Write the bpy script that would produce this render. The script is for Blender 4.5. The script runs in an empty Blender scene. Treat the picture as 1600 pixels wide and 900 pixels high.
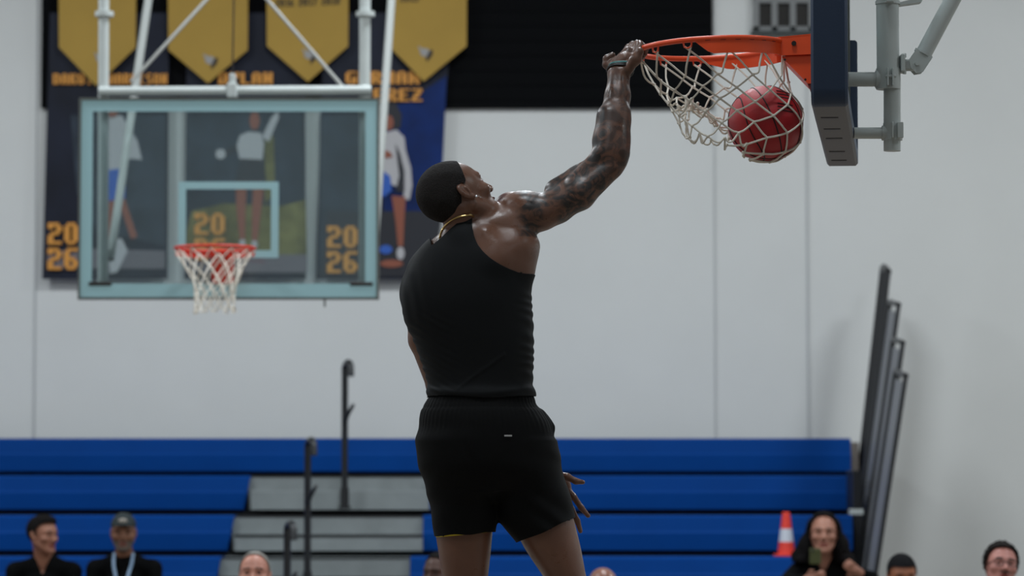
import bpy, math, random
import numpy as np
from mathutils import Vector, Matrix
random.seed(7); np.random.seed(7)
SC = bpy.context.scene
COL = SC.collection

# ------------------------------------------------------------------ camera
CAMZ = 1.676; F = 5000.0; PITCH = math.atan(291.0 / F)
cam = bpy.data.cameras.new('camera'); cam.lens = F / 1600 * 36.0; cam.sensor_width = 36
cam.dof.use_dof = True; cam.dof.focus_distance = 10.05; cam.dof.aperture_fstop = 3.8
cam.clip_end = 200
camo = bpy.data.objects.new('camera', cam); COL.objects.link(camo)
camo.location = (0, 0, CAMZ); camo.rotation_euler = (math.pi / 2 + PITCH, 0, 0)
SC.camera = camo
# ------------------------------------------------------------------ world, exposure
w = bpy.data.worlds.new('world'); SC.world = w; w.use_nodes = True
w.node_tree.nodes['Background'].inputs[0].default_value = (0.62, 0.70, 0.78, 1)
w.node_tree.nodes['Background'].inputs[1].default_value = 0.05
SC.view_settings.view_transform = 'Standard'; SC.view_settings.look = 'None'
SC.view_settings.gamma = 1.0; SC.view_settings.use_curve_mapping = False
SC.view_settings.exposure = 0.0
# ------------------------------------------------------------------ ceiling lights of the gym
def area(name, loc, sx, sy, power, col=(0.88, 0.95, 1.0), rot=(0, 0, 0)):
    l = bpy.data.lights.new(name, 'AREA'); l.shape = 'RECTANGLE'; l.size = sx; l.size_y = sy
    l.energy = power; l.color = col
    o = bpy.data.objects.new(name, l); COL.objects.link(o); o.location = loc; o.rotation_euler = rot
    return o
LAMPS = []
for yy, pw in ((3.0, 45), (8.5, 110), (13.5, 160), (19.0, 275)):
    for xx in (-6.0, 0.0, 6.0):
        LAMPS.append((xx, yy)); area('ceiling_light_lamp', (xx, yy, 7.72), 1.6, 0.9, pw)

# ------------------------------------------------------------------ helpers
def lin(c):
    return tuple(((v / 255.0) / 12.92 if v / 255.0 <= 0.04045 else ((v / 255.0 + 0.055) / 1.055) ** 2.4) for v in c)
def mat(name, rgb, rough=0.5, metal=0.0, bump=0.0, bscale=60.0, var=0.0, vscale=4.0, spec=0.5, sss=0.0, coat=0.0, rvar=0.0, stretch=(1, 1, 1)):
    m = bpy.data.materials.new(name); m.use_nodes = True
    nt = m.node_tree; N = nt.nodes; L = nt.links; p = N['Principled BSDF']
    c = lin(rgb); p.inputs['Base Color'].default_value = (*c, 1); p.inputs['Roughness'].default_value = rough
    p.inputs['Metallic'].default_value = metal; p.inputs['Specular IOR Level'].default_value = spec
    if coat: p.inputs['Coat Weight'].default_value = coat
    if sss:
        p.inputs['Subsurface Weight'].default_value = sss; p.inputs['Subsurface Scale'].default_value = 0.01
        p.inputs['Subsurface Radius'].default_value = (1.0, 0.4, 0.25)
    tc = N.new('ShaderNodeTexCoord'); mp = N.new('ShaderNodeMapping'); mp.inputs['Scale'].default_value = stretch
    L.new(tc.outputs['Object'], mp.inputs['Vector'])
    if var:
        n = N.new('ShaderNodeTexNoise'); n.inputs['Scale'].default_value = vscale; n.inputs['Detail'].default_value = 5
        L.new(mp.outputs[0], n.inputs['Vector'])
        r = N.new('ShaderNodeValToRGB'); e = r.color_ramp.elements
        e[0].position = 0.3; e[1].position = 0.7
        e[0].color = (*[v * (1 - var) for v in c], 1); e[1].color = (*[min(1, v * (1 + var)) for v in c], 1)
        L.new(n.outputs['Fac'], r.inputs['Fac']); L.new(r.outputs['Color'], p.inputs['Base Color'])
    if rvar:
        n = N.new('ShaderNodeTexNoise'); n.inputs['Scale'].default_value = 22; n.inputs['Detail'].default_value = 4
        L.new(mp.outputs[0], n.inputs['Vector']); q = N.new('ShaderNodeMapRange')
        q.inputs['From Min'].default_value = 0.3; q.inputs['From Max'].default_value = 0.7
        q.inputs['To Min'].default_value = max(0.05, rough - rvar); q.inputs['To Max'].default_value = rough + rvar
        L.new(n.outputs['Fac'], q.inputs['Value']); L.new(q.outputs[0], p.inputs['Roughness'])
    if bump:
        n = N.new('ShaderNodeTexNoise'); n.inputs['Scale'].default_value = bscale; n.inputs['Detail'].default_value = 3
        L.new(mp.outputs[0], n.inputs['Vector'])
        b = N.new('ShaderNodeBump'); b.inputs['Strength'].default_value = bump; b.inputs['Distance'].default_value = 0.01
        L.new(n.outputs['Fac'], b.inputs['Height']); L.new(b.outputs[0], p.inputs['Normal'])
    return m
def W(px, py, Y):
    u = (px - 800) / F; v = (450 - py) / F
    dy = math.cos(PITCH) - v * math.sin(PITCH); dz = math.sin(PITCH) + v * math.cos(PITCH)
    t = Y / dy
    return Vector((u * t, Y, CAMZ + dz * t))
def tagit(o, label=None, cat=None, group=None, kind=None):
    if label: o['label'] = label
    if cat: o['category'] = cat
    if group: o['group'] = group
    if kind: o['kind'] = kind
    return o
def link(name, me, parent=None):
    o = bpy.data.objects.new(name, me); COL.objects.link(o)
    if parent is not None:
        o.parent = parent
        if parent.type == 'EMPTY': o.matrix_parent_inverse = Matrix.Translation(-Vector(parent.location))
    return o
def thing(name, loc, label, cat, group=None):
    o = bpy.data.objects.new(name, None); COL.objects.link(o); o.location = loc; o.empty_display_size = 0.1
    return tagit(o, label, cat, group)
class MB:
    def __init__(s): s.v = []; s.f = []; s.m = []
    def add(s, vs, fs, mi=0):
        b = len(s.v); s.v += [tuple(v) for v in vs]; s.f += [tuple(b + i for i in f) for f in fs]; s.m += [mi] * len(fs); return s
    def box(s, lo, hi, mi=0, bev=0.0, M=None):
        x0, y0, z0 = lo; x1, y1, z1 = hi
        if bev:
            b = min(bev, (x1-x0)/2.1, (y1-y0)/2.1, (z1-z0)/2.1)
            # chamfered box: 24 verts
            P = []; idx = {}
            for ix, X in ((0, (x0, x1)), ):
                pass
            def vid(p):
                k = tuple(round(c, 7) for c in p)
                if k not in idx: idx[k] = len(P); P.append(p)
                return idx[k]
            xs = (x0, x1); ys = (y0, y1); zs = (z0, z1); sg = (1, -1); fs = []
            def c(i, j, k, a):   # corner vertex lying on face axis a
                p = [xs[i] + sg[i]*b, ys[j] + sg[j]*b, zs[k] + sg[k]*b]
                p[a] = (xs[i], ys[j], zs[k])[a]
                return vid(tuple(p))
            for i in (0, 1): fs.append([c(i,0,0,0), c(i,1,0,0), c(i,1,1,0), c(i,0,1,0)])
            for j in (0, 1): fs.append([c(0,j,0,1), c(1,j,0,1), c(1,j,1,1), c(0,j,1,1)])
            for k in (0, 1): fs.append([c(0,0,k,2), c(1,0,k,2), c(1,1,k,2), c(0,1,k,2)])
            for i in (0, 1):
                for j in (0, 1): fs.append([c(i,j,0,0), c(i,j,1,0), c(i,j,1,1), c(i,j,0,1)])
                for k in (0, 1): fs.append([c(i,0,k,0), c(i,1,k,0), c(i,1,k,2), c(i,0,k,2)])
            for j in (0, 1):
                for k in (0, 1): fs.append([c(0,j,k,1), c(1,j,k,1), c(1,j,k,2), c(0,j,k,2)])
            for i in (0, 1):
                for j in (0, 1):
                    for k in (0, 1): fs.append([c(i,j,k,0), c(i,j,k,1), c(i,j,k,2)])
            cen = Vector(((x0+x1)/2, (y0+y1)/2, (z0+z1)/2)); out = []
            for f in fs:
                a, b_, d = [Vector(P[q]) for q in f[:3]]
                n = (b_ - a).cross(d - a); m_ = sum((Vector(P[q]) for q in f), Vector()) / len(f)
                out.append(f if n.dot(m_ - cen) > 0 else f[::-1])
            vs, fs = P, out
        else:
            vs = [(x0,y0,z0),(x1,y0,z0),(x1,y1,z0),(x0,y1,z0),(x0,y0,z1),(x1,y0,z1),(x1,y1,z1),(x0,y1,z1)]
            fs = [(0,3,2,1),(4,5,6,7),(0,1,5,4),(1,2,6,5),(2,3,7,6),(3,0,4,7)]
        if M is not None: vs = [M @ Vector(v) for v in vs]
        return s.add(vs, fs, mi)
    def tube(s, pts, r, n=10, mi=0, closed=False, cap=True):
        pts = [Vector(p) for p in pts]; m = len(pts)
        rs = r if hasattr(r, '__len__') else [r] * m
        T = []
        for i in range(m):
            if closed: t = pts[(i+1) % m] - pts[i-1]
            else: t = pts[min(i+1, m-1)] - pts[max(i-1, 0)]
            if t.length < 1e-9: t = Vector((0, 0, 1))
            T.append(t.normalized())
        a = Vector((0, 0, 1)) if abs(T[0].z) < 0.9 else Vector((1, 0, 0))
        nrm = (a - T[0] * a.dot(T[0])).normalized(); vs = []
        for i in range(m):
            nrm = nrm - T[i] * nrm.dot(T[i])
            if nrm.length < 1e-6: nrm = T[i].orthogonal()
            nrm.normalize(); bn = T[i].cross(nrm)
            for k in range(n):
                an = 2 * math.pi * k / n
                vs.append(pts[i] + (nrm * math.cos(an) + bn * math.sin(an)) * rs[i])
        fs = []
        for i in range(m if closed else m - 1):
            j = (i + 1) % m
            for k in range(n):
                k2 = (k + 1) % n; fs.append((i*n+k, i*n+k2, j*n+k2, j*n+k))
        if not closed and cap:
            fs.append(tuple(range(n))[::-1]); fs.append(tuple((m-1)*n + k for k in range(n)))
        return s.add(vs, fs, mi)
    def ell(s, c, r, M=None, nu=20, nv=12, mi=0):
        vs = []; c = Vector(c); r = (r, r, r) if not hasattr(r, '__len__') else r
        for j in range(nv + 1):
            ph = math.pi * j / nv
            for i in range(nu):
                th = 2 * math.pi * i / nu
                p = Vector((r[0]*math.sin(ph)*math.cos(th), r[1]*math.sin(ph)*math.sin(th), r[2]*math.cos(ph)))
                if M is not None: p = M @ p
                vs.append(c + p)
        fs = []
        for j in range(nv):
            for i in range(nu):
                i2 = (i + 1) % nu; fs.append((j*nu+i, (j+1)*nu+i, (j+1)*nu+i2, j*nu+i2))
        return s.add(vs, fs, mi)
    def prism(s, poly, d, mi=0):      # poly: 3-D points in order, extruded along vector d
        poly = [Vector(p) for p in poly]; d = Vector(d); n = len(poly)
        vs = poly + [p + d for p in poly]
        fs = [tuple(range(n)), tuple(range(2*n-1, n-1, -1))] + [(i, i+n, (i+1) % n + n, (i+1) % n) for i in range(n)]
        nn = (poly[1]-poly[0]).cross(poly[2]-poly[1])
        if nn.dot(d) > 0: fs = [f[::-1] for f in fs]
        return s.add(vs, fs, mi)
    def build(s, name, mats, parent=None, smooth=True, ang=35):
        me = bpy.data.meshes.new(name); me.from_pydata([tuple(v) for v in s.v], [], s.f)
        if not isinstance(mats, (list, tuple)): mats = [mats]
        for m in mats: me.materials.append(m)
        for p, k in zip(me.polygons, s.m): p.material_index = k
        me.update()
        import bmesh
        bm = bmesh.new(); bm.from_mesh(me); bmesh.ops.recalc_face_normals(bm, faces=bm.faces[:])
        if smooth:
            for f in bm.faces: f.smooth = True
            for e in bm.edges:
                if len(e.link_faces) == 2 and e.calc_face_angle(0) > math.radians(ang): e.smooth = False
        bm.to_mesh(me); bm.free()
        return link(name, me, parent)
FONT = {'0':'01110 11011 11011 11011 11011 11011 01110','1':'00110 01110 00110 00110 00110 00110 01111','2':'11110 11011 00011 01110 11000 11000 11111','6':'01111 11000 11000 11110 11011 11011 01110',
 '7':'11111 00011 00011 00110 00110 01100 01100','8':'01110 11011 11011 01110 11011 11011 01110','9':'01110 11011 11011 01111 00011 00011 11110','A':'01110 11011 11011 11111 11011 11011 11011','D':'11110 11011 11011 11011 11011 11011 11110',
 'E':'11111 11000 11000 11110 11000 11000 11111','G':'01111 11000 11000 11011 11011 11011 01111','H':'11011 11011 11011 11111 11011 11011 11011','I':'01110 00100 00100 00100 00100 00100 01110','K':'11011 11011 11110 11100 11110 11011 11011',
 'L':'11000 11000 11000 11000 11000 11000 11111','M':'11011 11111 11111 11011 11011 11011 11011','N':'11011 11011 11111 11111 11111 11011 11011','O':'01110 11011 11011 11011 11011 11011 01110','P':'11110 11011 11011 11110 11000 11000 11000',
 'R':'11110 11011 11011 11110 11110 11011 11011','S':'01111 11000 11000 01110 00011 00011 11110','T':'11111 01110 00100 00100 00100 00100 01110','Y':'11011 11011 11011 01110 00100 00100 01110','Z':'11111 00011 00110 01110 01100 11000 11111',' ':'00000 '*6+'00000'}
def text_mesh(name, body, capw, caph, m, parent, origin, ux, depth=0.004):
    """block capitals; capw/caph = size of one capital letter, centred on origin"""
    ux = Vector(ux).normalized(); lines = body.split('\n'); mb = MB(); o = Vector(origin); cx = capw / 5; cz = caph / 7; pit = capw * 1.17; lp = caph * 1.17
    for li, line in enumerate(lines):
        z0 = (len(lines) - 1) * lp / 2 - li * lp + caph / 2; x0 = -(len(line) * pit - (pit - capw)) / 2
        for ci, ch in enumerate(line):
            for r_, rowb in enumerate(FONT[ch].split()):
                c = 0
                while c < 5:
                    if rowb[c] == '1':
                        e = c
                        while e < 5 and rowb[e] == '1': e += 1
                        a = o + ux * (x0 + ci*pit + c*cx); b = o + ux * (x0 + ci*pit + e*cx); zt_ = z0 - r_*cz; zb_ = zt_ - cz*1.001
                        mb.prism([a + Vector((0, 0, zb_)), b + Vector((0, 0, zb_)), b + Vector((0, 0, zt_)), a + Vector((0, 0, zt_))], (0, -depth, 0)); c = e
                    else: c += 1
    return mb.build(name, m, parent, smooth=False)

# ---- implicit surface modelling -------------------------------------------------
class SDF:
    """ordered list of local operations, meshed with surface nets"""
    def __init__(s): s.ops = []
    def _add(s, fn, lo, hi, k, op): s.ops.append((fn, np.array(lo) - k - 0.02, np.array(hi) + k + 0.02, k, op)); return s
    def rc(s, a, b, ra, rb, k=0.02, op='add'):
        a = np.array(a, float); b = np.array(b, float)
        lo = np.minimum(a - ra, b - rb); hi = np.maximum(a + ra, b + rb); ba = b - a; l2 = max(1e-12, ba @ ba)
        def fn(X, Y, Z):
            t = ((X - a[0]) * ba[0] + (Y - a[1]) * ba[1] + (Z - a[2]) * ba[2]) / l2
            t = np.clip(t, 0, 1)
            return np.sqrt((X - a[0] - t*ba[0])**2 + (Y - a[1] - t*ba[1])**2 + (Z - a[2] - t*ba[2])**2) - (ra + (rb - ra) * t)
        return s._add(fn, lo, hi, k, op)
    def chain(s, pts, rs, k=0.015, op='add'):
        for i in range(len(pts) - 1): s.rc(pts[i], pts[i+1], rs[i], rs[i+1], k, op)
        return s
    def ell(s, c, r, R=None, k=0.02, op='add'):
        c = np.array(c, float); r = np.array(r, float); m = r.max()
        R = np.eye(3) if R is None else np.array(R, float)   # columns = local axes
        def fn(X, Y, Z):
            x, y, z = X - c[0], Y - c[1], Z - c[2]
            q = [(x*R[0, i] + y*R[1, i] + z*R[2, i]) for i in range(3)]
            k0 = np.sqrt(sum((q[i] / r[i])**2 for i in range(3)))
            k1 = np.sqrt(sum((q[i] / r[i]**2)**2 for i in range(3)))
            return k0 * (k0 - 1) / np.maximum(k1, 1e-6)
        return s._add(fn, c - m, c + m, k, op)
    def stack(s, rows, k=0.02, pw=2.2, off=0.0, op='add'):
        """rows: (z, cx, cy, a, b) elliptic slices"""
        rows = sorted(rows); A = np.array(rows, float); n = len(A)
        t = np.linspace(0, n - 1, n * 12); i = np.clip(t.astype(int), 0, n - 2); u = (t - i)[:, None]
        P = lambda j: A[np.clip(j, 0, n - 1)]
        p0, p1, p2, p3 = P(i-1), P(i), P(i+1), P(i+2)
        D = 0.5 * (2*p1 + (p2-p0)*u + (2*p0-5*p1+4*p2-p3)*u**2 + (3*p1-p0-3*p2+p3)*u**3)
        D[:, 0] = np.maximum.accumulate(D[:, 0])
        z0, z1 = D[0, 0], D[-1, 0]
        lo = (D[:, 1] - D[:, 3]).min() - off, (D[:, 2] - D[:, 4]).min() - off, z0 - off
        hi = (D[:, 1] + D[:, 3]).max() + off, (D[:, 2] + D[:, 4]).max() + off, z1 + off
        def fn(X, Y, Z):
            zc = np.clip(Z, z0, z1)
            cx, cy, a, b = [np.interp(zc, D[:, 0], D[:, q]) for q in (1, 2, 3, 4)]
            qx = np.abs(X - cx) / a; qy = np.abs(Y - cy) / b
            g = (qx**pw + qy**pw)**(1/pw)
            d2 = (g - 1) * np.minimum(a, b) * 1.0
            dz = np.abs(Z - zc)
            return np.where(dz > 0, np.sqrt(np.maximum(d2, 0)**2 + dz**2), d2) - off
        return s._add(fn, lo, hi, k, op)
    def disp(s, fn, lo, hi): s.ops.append((fn, np.array(lo, float), np.array(hi, float), 0, 'disp')); return s
    def mesh(s, lo, hi, h, smooth=2):
        lo = np.array(lo, float); hi = np.array(hi, float)
        n = np.ceil((hi - lo) / h).astype(int) + 1
        ax = [lo[i] + h * np.arange(n[i]) for i in range(3)]
        f = np.full(n, 1.0, np.float32)
        for fn, a, b, k, op in s.ops:
            i0 = np.clip(np.floor((a - lo) / h).astype(int), 0, n); i1 = np.clip(np.ceil((b - lo) / h).astype(int) + 1, 0, n)
            if (i1 - i0 < 1).any(): continue
            sl = tuple(slice(i0[q], i1[q]) for q in range(3))
            X = ax[0][sl[0]][:, None, None]; Y = ax[1][sl[1]][None, :, None]; Z = ax[2][sl[2]][None, None, :]
            g = f[sl]
            if op == 'disp': f[sl] = g + fn(X, Y, Z, g); continue
            d = fn(X, Y, Z).astype(np.float32)
            if op == 'add':
                q = np.maximum(k - np.abs(g - d), 0) / k if k > 0 else 0
                f[sl] = np.minimum(g, d) - q*q*k*0.25
            else:
                q = np.maximum(k - np.abs(g + d), 0) / k if k > 0 else 0
                f[sl] = np.maximum(g, -d) + q*q*k*0.25
        neg = f < 0
        c = np.zeros(tuple(n - 1), np.int8)
        for dx in (0, 1):
            for dy in (0, 1):
                for dz in (0, 1): c += neg[dx:n[0]-1+dx, dy:n[1]-1+dy, dz:n[2]-1+dz]
        act = (c > 0) & (c < 8); I = np.argwhere(act)
        idx = -np.ones(act.shape, np.int32); idx[act] = np.arange(len(I))
        acc = np.zeros((len(I), 3)); cnt = np.zeros(len(I))
        cor = [(0,0,0),(1,0,0),(0,1,0),(1,1,0),(0,0,1),(1,0,1),(0,1,1),(1,1,1)]
        vals = [f[I[:,0]+q[0], I[:,1]+q[1], I[:,2]+q[2]] for q in cor]
        for a in range(8):
            for b in range(a+1, 8):
                df = np.array(cor[b]) - np.array(cor[a])
                if np.abs(df).sum() != 1: continue
                va, vb = vals[a], vals[b]; m = (va < 0) != (vb < 0)
                t = np.where(m, va / np.where(m, va - vb, 1), 0)
                acc += (np.array(cor[a]) + t[:, None] * df) * m[:, None]; cnt += m
        V = lo + (I + acc / cnt[:, None]) * h
        Q = []
        for axis in range(3):
            u, v = (axis + 1) % 3, (axis + 2) % 3
            s0 = [slice(None)]*3; s1 = [slice(None)]*3; s0[axis] = slice(0, -1); s1[axis] = slice(1, None)
            ch = neg[tuple(s0)] != neg[tuple(s1)]
            E = np.argwhere(ch); E = E[(E[:, u] > 0) & (E[:, v] > 0) & (E[:, u] < n[u]-1) & (E[:, v] < n[v]-1)]
            def cell(du, dv):
                G = E.copy(); G[:, u] -= du; G[:, v] -= dv
                return idx[G[:,0], G[:,1], G[:,2]]
            q = np.stack([cell(1,1), cell(0,1), cell(0,0), cell(1,0)], 1)
            fl = neg[E[:,0], E[:,1], E[:,2]]
            q = np.where(fl[:, None], q, q[:, ::-1]); Q.append(q)
        Q = np.concatenate(Q)
        if smooth:
            e = np.concatenate([Q[:, [0,1]], Q[:, [1,2]], Q[:, [2,3]], Q[:, [3,0]]]); e = np.concatenate([e, e[:, ::-1]])
            inner = ((V > lo + 1.5*h) & (V < hi - 1.5*h)).all(1)
            cn = np.bincount(e[:, 0], minlength=len(V)); cn[cn == 0] = 1
            for it in range(smooth):
                for lam in (0.5, -0.3):
                    av = np.stack([np.bincount(e[:, 0], V[e[:, 1], q], len(V)) for q in range(3)], 1) / cn[:, None]
                    V = V + np.where(inner[:, None], (av - V) * lam, 0)
        return V, Q
def join(parts):
    Vs, Qs, b = [], [], 0
    for V, Q in parts: Vs.append(V); Qs.append(Q + b); b += len(V)
    return np.concatenate(Vs), np.concatenate(Qs)
def cut(V, Q, g):
    """keep the side g<0 and snap the border vertices on g=0"""
    V = V.copy(); gv = g(V)
    keep = (gv[Q] < 0).any(1); Q = Q[keep]
    used = np.zeros(len(V), bool); used[Q.ravel()] = True
    for _ in range(3):
        gv = g(V); m = used & (gv > 0); e = 1e-4; P = V[m]
        if len(P) == 0: break
        gr = np.stack([(g(P + e*np.eye(3)[i]) - g(P - e*np.eye(3)[i])) / (2*e) for i in range(3)], 1)
        V[m] = P - gr * (gv[m] / np.maximum((gr**2).sum(1), 1e-6))[:, None]
    mp = np.cumsum(used) - 1
    return V[used], mp[Q]
def npmesh(name, V, Q, mats, parent=None, midx=None, thick=0.0, attr=None):
    me = bpy.data.meshes.new(name)
    me.vertices.add(len(V)); me.vertices.foreach_set('co', V.astype(np.float32).ravel())
    me.loops.add(Q.size); me.loops.foreach_set('vertex_index', Q.astype(np.int32).ravel())
    me.polygons.add(len(Q)); me.polygons.foreach_set('loop_start', np.arange(0, Q.size, 4, dtype=np.int32))
    me.polygons.foreach_set('use_smooth', np.ones(len(Q), bool))
    if not isinstance(mats, (list, tuple)): mats = [mats]
    for m in mats: me.materials.append(m)
    if midx is not None: me.polygons.foreach_set('material_index', midx.astype(np.int32))
    me.update(calc_edges=True); me.validate()
    for an, av in (attr or {}).items():
        a = me.attributes.new(an, 'FLOAT', 'POINT'); a.data.foreach_set('value', av.astype(np.float32))
    o = link(name, me, parent)
    if thick:
        md = o.modifiers.new('s', 'SOLIDIFY'); md.thickness = thick; md.offset = -1
    return o
def sstep(a, b, x):
    t = np.clip((x - a) / (b - a), 0, 1); return t*t*(3-2*t)

# ------------------------------------------------------------------ materials
M = {}
M['wall'] = mat('wall_paint', (206, 207, 205), 0.75, bump=0.04, bscale=120, var=0.02, vscale=1.5)
M['seam'] = mat('seam_grey', (182, 184, 184), 0.7)
M['ceil'] = mat('ceiling_paint', (170, 172, 172), 0.8)
M['white'] = mat('white_metal', (182, 188, 186), 0.4, var=0.04, vscale=8, spec=0.5)
M['brace_dim'] = mat('brace_white_dimmed', (148, 151, 148), 0.6, spec=0.2)  # white of the posts, darkened to offset the strong lamp near the braces
M['whitedull'] = mat('galvanised_rod', (150, 150, 146), 0.5, 0.3)
M['teal'] = mat('glass_border_paint', (150, 186, 192), 0.35)
M['frame'] = mat('frame_metal', (92, 96, 92), 0.5, 0.4)
M['orange'] = mat('orange_metal', (240, 82, 36), 0.38, var=0.06, vscale=12, spec=0.5)
M['orangedark'] = mat('dark_red_metal', (120, 34, 30), 0.55)  # darker red than the rim, for weld marks and bracket foot
M['rimred'] = mat('red_metal', (205, 44, 24), 0.4)
M['dark'] = mat('dark_bolt_metal', (46, 42, 40), 0.5, 0.5)
M['navy'] = mat('navy_foam', (34, 52, 78), 0.55, bump=0.05, bscale=200)
M['under'] = mat('foam_floor_reflection', (102, 101, 104), 0.6, bump=0.05, bscale=150)  # bottom face of the navy pad, floor reflection put into its colour
M['black'] = mat('black_metal', (24, 25, 27), 0.45)
M['rail'] = mat('rail_black', (30, 31, 34), 0.4)
M['mesh'] = mat('rail_infill_grey', (128, 130, 134), 0.5, 0.1)
M['panel'] = mat('panel_black', (9, 10, 12), 0.9, bump=0.3, bscale=3, stretch=(0.2, 1, 30), spec=0.1)
M['blue'] = mat('blue_plastic', (0, 58, 128), 0.6, var=0.05, vscale=3, spec=0.08)
M['deck'] = mat('grey_step', (126, 132, 133), 0.6, var=0.08, vscale=6)
M['nose_gap'] = mat('step_edge_gap_shade', (28, 29, 31), 0.6)  # dark step nosing, also the painted shade in the seat row gaps
M['gold'] = mat('gold_felt', (166, 134, 60), 0.85, bump=0.1, bscale=15, var=0.05, vscale=3)
M['bnavy'] = mat('banner_navy', (20, 25, 40), 0.6, var=0.3, vscale=3, bump=0.15, bscale=4, spec=0.25)
M['bblue'] = mat('banner_blue', (4, 34, 88), 0.6, var=0.5, vscale=2.5, bump=0.2, bscale=4, spec=0.2)
M['bgrey'] = mat('banner_slate', (46, 54, 64), 0.6, var=0.35, vscale=5, spec=0.2)
M['bgreen'] = mat('banner_olive', (104, 100, 60), 0.6, var=0.45, vscale=7, spec=0.2)
M['bfloor'] = mat('banner_mauve', (100, 94, 100), 0.55)
M['letter'] = mat('letter_orange', (202, 138, 54), 0.6)
M['ink'] = mat('print_ink', (52, 44, 34), 0.7)
M['pwhite'] = mat('print_white', (172, 170, 172), 0.6)
M['pskin'] = mat('print_skin', (132, 72, 52), 0.6)
M['pdark'] = mat('print_dark', (20, 22, 32), 0.6)
M['pblue'] = mat('print_blue', (34, 84, 170), 0.6)
M['rope'] = mat('net_cord', (226, 219, 206), 0.8, bump=0.3, bscale=600)
M['cone'] = mat('cone_orange', (224, 60, 44), 0.5)
M['reflect'] = mat('cone_collar', (200, 204, 212), 0.5)
M['shirt'] = mat('black_jersey', (13, 16, 19), 0.72, bump=0.12, bscale=900, spec=0.22)
M['shorts'] = mat('black_mesh_shorts', (11, 12, 13), 0.8, bump=0.15, bscale=700, spec=0.15)
M['jacket'] = mat('black_jacket', (13, 14, 16), 0.8, bump=0.1, bscale=80, spec=0.2)
M['jeans'] = mat('dark_trousers', (26, 28, 36), 0.8)
M['yellow'] = mat('yellow_trim', (214, 190, 40), 0.6)
M['goldm'] = mat('gold_chain', (228, 196, 132), 0.3, 1.0)
M['stud'] = mat('stud', (235, 238, 245), 0.1, 0.6)
M['tealb'] = mat('teal_beads', (70, 140, 140), 0.4)
M['shoe'] = mat('shoe', (210, 210, 212), 0.5)
M['floor'] = mat('maple_floor', (134, 124, 112), 0.35, var=0.12, vscale=2, stretch=(8, 0.6, 1))

# ------------------------------------------------------------------ the room
WALLY = 24.6
def struct(name, lo, hi, m, bev=0):
    o = MB().box(lo, hi, 0, bev).build(name, m); return tagit(o, kind='structure')
struct('floor', (-10, -4, -0.2), (10, WALLY + 0.2, 0), M['floor'])
struct('wall_far', (-10, WALLY, 0), (10, WALLY + 0.2, 8), M['wall'])
struct('wall_left', (-10.2, -4, 0), (-10, WALLY + 0.2, 8), M['wall'])
struct('wall_right', (10, -4, 0), (10.2, WALLY + 0.2, 8), M['wall'])
struct('wall_back', (-10.2, -4.2, 0), (10.2, -4, 8), M['wall'])
struct('ceiling', (-10.2, -4.2, 8), (10.2, WALLY + 0.2, 8.2), M['ceil'])
for i, (px, wd) in enumerate(((54, 0.012), (1118, 0.008), (1263, 0.016))):
    x = W(px, 600, WALLY).x
    struct('trim_%d' % (i + 1), (x - wd / 2, WALLY - 0.012, 0), (x + wd / 2, WALLY, 8), M['seam'])
# small window high on the wall
wx0 = W(1176, 0, WALLY).x; wx1 = W(1300, 0, WALLY).x; wz0 = W(1200, 50, WALLY).z
win = struct('window_1', (wx0 + 0.02, WALLY - 0.015, wz0 + 0.02), (wx1 - 0.02, WALLY, wz0 + 0.95), mat('window_dark', (40, 38, 36), 0.2, spec=0.6))
fm = MB(); gm = mat('window_frame_grey', (118, 120, 120), 0.5)
fm.box((wx0, WALLY - 0.06, wz0), (wx1, WALLY, wz0 + 0.035)); fm.box((wx0, WALLY - 0.06, wz0 + 0.93), (wx1, WALLY, wz0 + 0.97))
for k in range(5):
    x = wx0 + (wx1 - wx0 - 0.045) * k / 4; fm.box((x, WALLY - 0.06, wz0), (x + 0.045, WALLY, wz0 + 0.97))
for z in (0.22, 0.5, 0.72): fm.box((wx0, WALLY - 0.055, wz0 + z), (wx1, WALLY, wz0 + z + 0.045))
fm.build('window_frame', gm, win, smooth=False)
MB().box((wx0 - 0.02, WALLY - 0.1, wz0 - 0.03), (wx1 + 0.02, WALLY, wz0)).build('window_sill', mat('sill_dark', (50, 56, 56), 0.6), win, smooth=False)
# ------------------------------------------------------------------ black panel and banners
pa = W(65, 178, WALLY); pb = W(1113, 170, WALLY)
bp = MB(); bp.box((pa.x, WALLY - 0.05, pb.z), (pb.x, WALLY, pb.z + 2.6), 0, 0.008)
for k in range(22):
    z = pb.z + 0.06 + k * 0.115; bp.box((pa.x + 0.01, WALLY - 0.058, z), (pb.x - 0.01, WALLY - 0.05, z + 0.02))
tagit(bp.build('wall_panel', M['panel']), 'wide black ribbed panel high on the white wall behind the banners', 'wall panel')

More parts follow.
